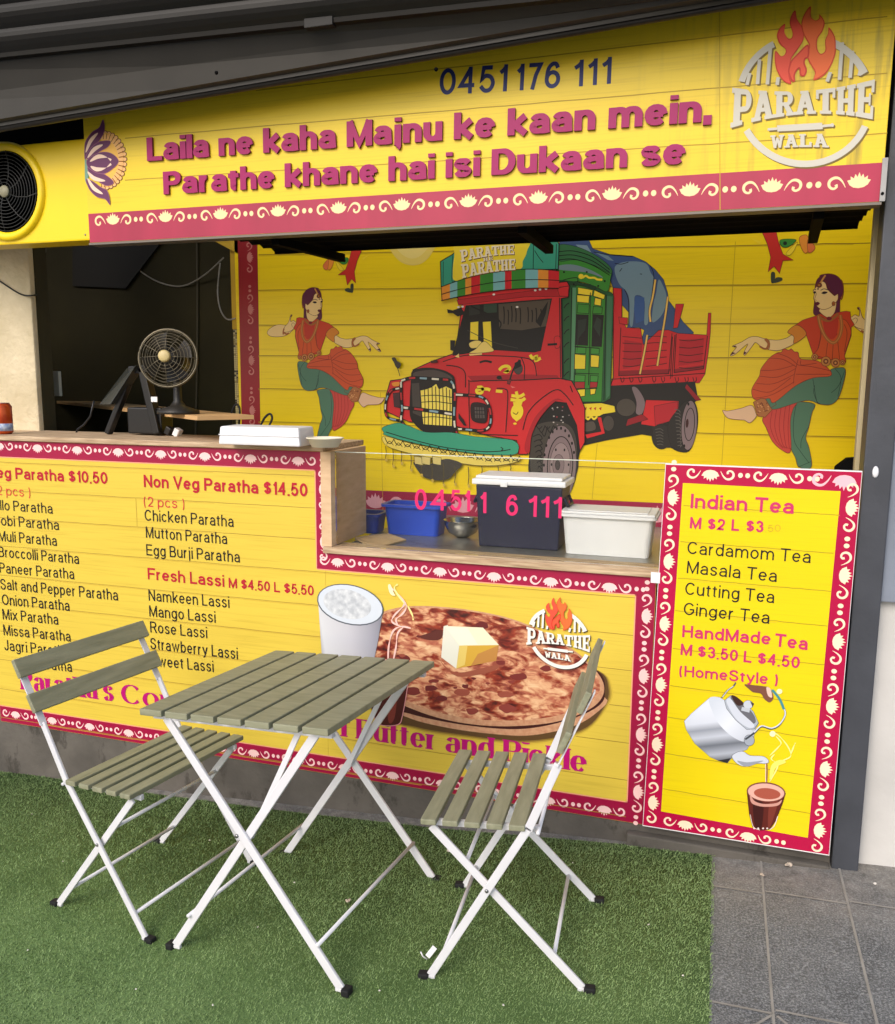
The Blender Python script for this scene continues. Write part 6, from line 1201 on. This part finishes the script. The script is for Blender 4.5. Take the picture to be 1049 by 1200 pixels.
# ------------------------------------------------------------------ folding furniture
def stand_on_ground(root, x, y, rz, t1=0, t2=0, dz=0, sy=1):
    ex = Vector((math.cos(rz), math.sin(rz), 0)); ex = (ex-NG*ex.dot(NG)).normalized(); ey = NG.cross(ex); ex = (ex+NG*t1).normalized(); ey = ey+NG*t2; ey = (ey-ex*ey.dot(ex)).normalized(); n = ex.cross(ey); ey = ey*sy
    root.matrix_world = Matrix(((ex.x, ey.x, n.x, x), (ex.y, ey.y, n.y, y), (ex.z, ey.z, n.z, gz(x, y)+dz), (0, 0, 0, 1)))
def footcap(name, p, parent, d):
    b = MB(); b.box((-.014, -.011, -.001), (.014, .011, .018), M_cap, .004); o = b.build(name, parent); o.location = p+Vector(d); return o
def make_chair(label):
    w, sF, sB, zs, fp, fr, xt = .223, .204, -.077, .43, .188, -.2, -.256
    t = thing('folding_chair', label, 'chair', group='folding slatted chairs at the table')
    for k in range(5):
        x0 = sB+(sF-sB)*k/5+.002; b = MB(); b.box((x0, -w, zs-.004), (x0+(sF-sB)/5-.016, w, zs+.011), M_olive, .003); b.build('seat_slat', t)
    hb = .213
    def back(z): return sB+(xt-sB)*(z-zs)/(.79-zs)
    for z0, z1 in ((.635, .69), (.735, .79)):
        b = MB(); M = Matrix.Translation((back(z0)+.012, 0, z0)) @ Matrix.Rotation(math.atan2(xt-sB, .79-zs), 4, 'Y'); b.box((-.006, -.234, 0), (.009, .234, .058), M_olive, .003, M); b.build('back_slat', t)
    for s in (-1, 1):
        y = s*hb
        b = MB(); f0 = Vector((fp, y, .012)); k0 = Vector((sB-.004, y, zs)); k1 = Vector((back(.60), y, .60)); k2 = Vector((back(.785), y*1.0, .785))
        b.bar(f0, k0+(k0-f0).normalized()*.006, .021, .008, M_white, (0, 1, 0), .0025); b.bar(k0-Vector((0, 0, .004)), k1, .021, .008, M_white, (0, 1, 0), .0025); b.bar(k1-(k2-k1).normalized()*.006, k2, .022, .004, M_white, (1, 0, 0), .0015)
        b.box((fp-.012, y-.005, .004), (fp+.022, y+.005, .013), M_white, .002)
        pst = b.build('back_post', t); footcap('foot_cap', Vector((fp, y, 0)), pst, (.018, 0, 0))
        y2 = s*(hb-.016); b = MB(); b.bar((fr, y2, .012), (sF-.035, y2, zs-.018), .021, .008, M_white, (0, 1, 0), .0025); b.box((fr-.022, y2-.005, .004), (fr+.012, y2+.005, .013), M_white, .002)
        lg = b.build('leg', t); footcap('foot_cap', Vector((fr, y2, 0)), lg, (-.018, 0, 0))
        b = MB(); b.bar((sB-.03, y2-s*.014, zs-.013), (sF-.012, y2-s*.014, zs-.013), .016, .012, M_white, (0, 1, 0), .002); b.build('seat_rail', t)
        # crossing point of post and leg
        m1 = (k0-f0); m2 = Vector((sF-.035-fr, 0, zs-.03)); den = m1.x*m2.z-m1.z*m2.x; tt = ((fr-fp)*m2.z-(0)*m2.x)/den; c = f0+m1*tt
        b = MB(); b.lathe([(.005, 0), (.0045, .003), (0, .004)], M_bolt, Matrix.Translation((c.x, y+s*.004, c.z)) @ Matrix.Rotation(math.radians(-90*s), 4, 'X'), 10); b.build('pivot_bolt', t)
    for (x, z, hw) in ((fp-.06*.62, .075, hb), (fr+.07, .08, hb-.016), (.085, .315, hb-.016)):
        b = MB(); b.tube([(x, -hw, z), (x, hw, z)], .0055, M_white, 10); b.build('stretcher', t)
    b = MB(); b.tube([(sB-.028, -hb, zs-.012), (sB-.028, hb, zs-.012)], .005, M_white, 10); b.build('stretcher', t)
    return t
ch = make_chair('olive slatted folding chair left of the table, its backrest in front of the menu')
stand_on_ground(ch, -1.634, 2.095, -.172, 0, 0, 0, 1.05)
def copy_tree(o, parent=None):
    c = o.copy(); C.objects.link(c); c.parent = parent
    for k in list(o.children): copy_tree(k, c)
    return c
ch2 = copy_tree(ch); ch2['label'] = 'olive slatted folding chair right of the table, side on below the flatbread picture'
stand_on_ground(ch2, -.476, 2.116, 3.22)
# table
tbl = thing('folding_table', 'square folding table with seven olive slats and crossed white legs on the turf', 'table')
a_, b_ = .2922, .3183; zt_ = .70
for k in range(7):
    y0 = -a_+(2*a_+.012)*k/7; b = MB(); b.box((-b_, y0, zt_-.018), (b_, y0+(2*a_+.012)/7-.012, zt_), M_olive, .003); b.build('table_slat', tbl)
ix = .0339; iy = .0245
for s in (-1, 1):
    x = s*(b_-ix-.012)
    b = MB(); b.bar((x, -a_+.012, zt_-.0285), (x, a_-.012, zt_-.0285), .018, .02, M_white, (1, 0, 0), .002); b.build('top_rail', tbl)
    for q in (-1, 1):
        xx = x+s*(.012 if q > 0 else .002)-.0*s
        b = MB(); b.bar((xx, -q*(a_-iy), .012), (xx, q*(a_-.06), zt_-.03), .024, .009, M_white, (1, 0, 0), .0025); b.box((xx-.005, -q*(a_-iy)-.016, .004), (xx+.005, -q*(a_-iy)+.016, .013), M_white, .002)
        lg = b.build('leg', tbl); footcap('foot_cap', Vector((xx, -q*(a_-iy), 0)), lg, (0, -q*.016, 0))
    b = MB(); xs2 = x-s*.012; b.bar((xs2, .0-.002, .36), (xs2, -a_*.6, zt_-.03), .016, .006, M_white, (1, 0, 0), .002); b.build('stay', tbl)
    b = MB(); b.lathe([(.006, 0), (.005, .003), (0, .004)], M_bolt, Matrix.Translation((x+s*.017, .022, .372)) @ Matrix.Rotation(math.radians(90*s), 4, 'Y'), 10); b.build('pivot_bolt', tbl)
for q in (-1, 1):
    b = MB(); b.tube([(-b_+.03, q*(a_-iy-.062), .115), (b_-.03, q*(a_-iy-.062), .115)], .0055, M_white, 10); b.build('stretcher', tbl)
stand_on_ground(tbl, -1.087, 2.0803, 1.4849, -.0287, -.0065, -.003)
b = MB(); q = Pg(505, 1130)
b.bar(q+Vector((-.014, .012, .010)), q+Vector((.004, .022, .036)), .014, .002, M_foam, (0, 1, 0), .0005); b.tube([q+Vector((-.014, .010, .004)), q+Vector((-.026, .008, .012)), q+Vector((-.03, .004, .026))], .002, M_foam, 6); tag(b.build('paper_tag'), 'torn white tag at the near front foot of the right hand chair', 'tag')

# ------------------------------------------------------------------ artificial turf
rng = np.random.default_rng(4)
bk = [Pg(x, y) for x, y in ((-80, 892), (0, 903), (180, 931), (349, 953), (520, 972), (729, 990), (834, 999))]
bx = np.array([p.x for p in bk]); by = np.array([p.y for p in bk])-.004
xe = .045
N = 340000; X = rng.uniform(-3.1, xe, N); Y = rng.uniform(1.25, 2.72, N)
lim = np.interp(X, bx, by); X = X+0; edge = xe+.006*np.sin(Y*40)+.004*np.sin(Y*97); keep = (Y < lim) & (X < edge) & (Y > 1.25); X = X[keep]; Y = Y[keep]; n = len(X)
Z = GX*(X-GX0)+GY*(Y-GY0)+.004
ang = rng.uniform(0, 2*np.pi, n); hgt = rng.uniform(.004, .0095, n); lean = rng.uniform(.1, 1.1, n)*hgt; wd = rng.uniform(.0007, .0014, n); dirn = rng.normal(-.6, 1.1, n)
lx, ly = np.cos(dirn)*lean, np.sin(dirn)*lean
V = np.empty((n, 3, 3)); V[:, 0] = np.stack([X-np.cos(ang)*wd, Y-np.sin(ang)*wd, Z], 1); V[:, 1] = np.stack([X+np.cos(ang)*wd, Y+np.sin(ang)*wd, Z], 1); V[:, 2] = np.stack([X+lx, Y+ly, Z+hgt], 1)
sheet = [(-3.1, 1.25), (xe, 1.25)]+[(min(x, xe), y) for x, y in zip(bx[::-1], by[::-1])]
sv = np.array([(x, y, gz(x, y)+.0045) for x, y in sheet]+[(x, y, gz(x, y)+.0005) for x, y in sheet]); k = len(sheet)
verts = np.concatenate([V.reshape(-1, 3), sv]); nb = 3*n
me = bpy.data.meshes.new('artificial_turf'); me.vertices.add(len(verts)); me.vertices.foreach_set('co', verts.ravel())
loops = np.concatenate([np.arange(nb), nb+np.arange(k)]+[np.array([nb+i, nb+k+i, nb+k+(i+1) % k, nb+(i+1) % k]) for i in range(k)])
starts = np.concatenate([np.arange(0, nb, 3), [nb], nb+k+4*np.arange(k)]); tot = np.concatenate([np.full(n, 3), [k], np.full(k, 4)])
me.loops.add(len(loops)); me.loops.foreach_set('vertex_index', loops.astype(np.int32)); me.polygons.add(len(starts)); me.polygons.foreach_set('loop_start', starts.astype(np.int32))
def turf_mat(nm, dark):
    m = bpy.data.materials.new(nm); m.use_nodes = True; t = m.node_tree; p = t.nodes['Principled BSDF']; p.inputs['Roughness'].default_value = .65; p.inputs['Specular IOR Level'].default_value = .25
    tc = t.nodes.new('ShaderNodeTexCoord')
    def nz(sc, d):
        x = t.nodes.new('ShaderNodeTexNoise'); x.inputs['Scale'].default_value = sc; x.inputs['Detail'].default_value = d; t.links.new(tc.outputs['Object'], x.inputs['Vector']); return x.outputs['Fac']
    r = t.nodes.new('ShaderNodeValToRGB'); e = r.color_ramp.elements; e.new(.5)
    cs = [(78, 102, 56), (94, 118, 68), (108, 132, 80)] if dark else [(112, 138, 84), (138, 164, 106), (176, 194, 142)]
    for el, (q, c) in zip(e, zip((.3, .5, .72), cs)): el.position = q; el.color = (*lin(c), 1)
    t.links.new(nz(420, 2), r.inputs[0])
    mx = t.nodes.new('ShaderNodeMix'); mx.data_type = 'RGBA'; mx.blend_type = 'MULTIPLY'; mx.inputs[0].default_value = .55
    r2 = t.nodes.new('ShaderNodeValToRGB'); r2.color_ramp.elements[0].position = .35; r2.color_ramp.elements[1].position = .65; r2.color_ramp.elements[0].color = (.62, .68, .58, 1); r2.color_ramp.elements[1].color = (1, 1, 1, 1)
    t.links.new(nz(5, 5), r2.inputs[0]); t.links.new(r.outputs[0], mx.inputs[6]); t.links.new(r2.outputs[0], mx.inputs[7]); t.links.new(mx.outputs[2], p.inputs['Base Color']); return m
me.materials.append(turf_mat('turf_blades', False)); me.materials.append(turf_mat('turf_base', True))
mi = np.zeros(len(starts), np.int32); mi[n:] = 1; me.polygons.foreach_set('material_index', mi); me.update(calc_edges=True); me.validate()
tf = obj('artificial_turf', me); tag(tf, 'green artificial turf laid in front of the counter', 'turf', kind='stuff'); tf['kind'] = 'stuff'

# ------------------------------------------------------------------ litter
M_leaf = mat('dry_leaf', (206, 190, 170), .8, noise=.25, nscale=40); M_lf2 = mat('tissue', (226, 220, 210), .9, noise=.1, nscale=30)
def scrap(nm, lb, cat, px, py, r, m, on=.02, seed=1, grp=None):
    g = random.Random(seed); q = Pg(px, py); b = MB(); tb = bmesh.new(); k = 9
    ring = [tb.verts.new((r*g.uniform(.6, 1.1)*math.cos(i*6.283/k), r*g.uniform(.4, .8)*math.sin(i*6.283/k), g.uniform(0, r*.5))) for i in range(k)]
    ring2 = [tb.verts.new((v.co.x*.5+g.uniform(-.1, .1)*r, v.co.y*.5, v.co.z*.6+r*g.uniform(.1, .35))) for v in ring]
    for i in range(k): tb.faces.new((ring[i], ring[(i+1) % k], ring2[(i+1) % k], ring2[i]))
    tb.faces.new(ring2); b.join(tb, m); o = b.build(nm); o.location = (q.x, q.y, q.z+on); o.rotation_euler = (0, 0, g.uniform(0, 6)); tag(o, lb, cat, grp)
scrap('tissue', 'crumpled pale tissue on the turf left of the right hand chair', 'tissue', 529, 1002, .022, M_lf2, .014, 3)
scrap('leaf', 'small pale leaf on the turf under the right side of the table', 'leaf', 408, 1062, .012, M_leaf, .016, 4, 'pale leaves on the ground')
scrap('leaf', 'pale leaf on the paving below the tea board', 'leaf', 924, 1016, .014, M_leaf, .004, 5, 'pale leaves on the ground')
scrap('leaf', 'faded leaf on the paving near the corner of the turf', 'leaf', 893, 1027, .010, M_leaf, .003, 6, 'pale leaves on the ground')
scrap('leaf', 'white scrap on the paving below the pale wall at the right', 'leaf', 1025, 1037, .007, M_lf2, .003, 7, 'pale leaves on the ground')
for i, (x, y, wh) in enumerate(((38, 959, 'left of the left chair'), (74, 1015, 'behind the left chair leg'), (246, 990, 'below the left chair seat'), (302, 1093, 'between the table legs'), (160, 1166, 'in front of the table, far left'), (445, 1168, 'in front of the right chair, beside a table foot'), (671, 1017, 'behind the right chair'), (33, 1120, 'near the left edge of the mat'), (250, 1185, 'in front of the left table foot'), (590, 1185, 'near the front edge, below the right chair'), (760, 1090, 'between the right chair and the mat edge'), (800, 1150, 'by the right mat edge'), (345, 1040, 'below the middle of the table'), (110, 930, 'by the wall base behind the left chair'))):
    scrap('paper_fleck', 'tiny white fleck on the turf '+wh, 'fleck', x, y, .004, M_lf2, .016, 20+i, 'white flecks on the turf')
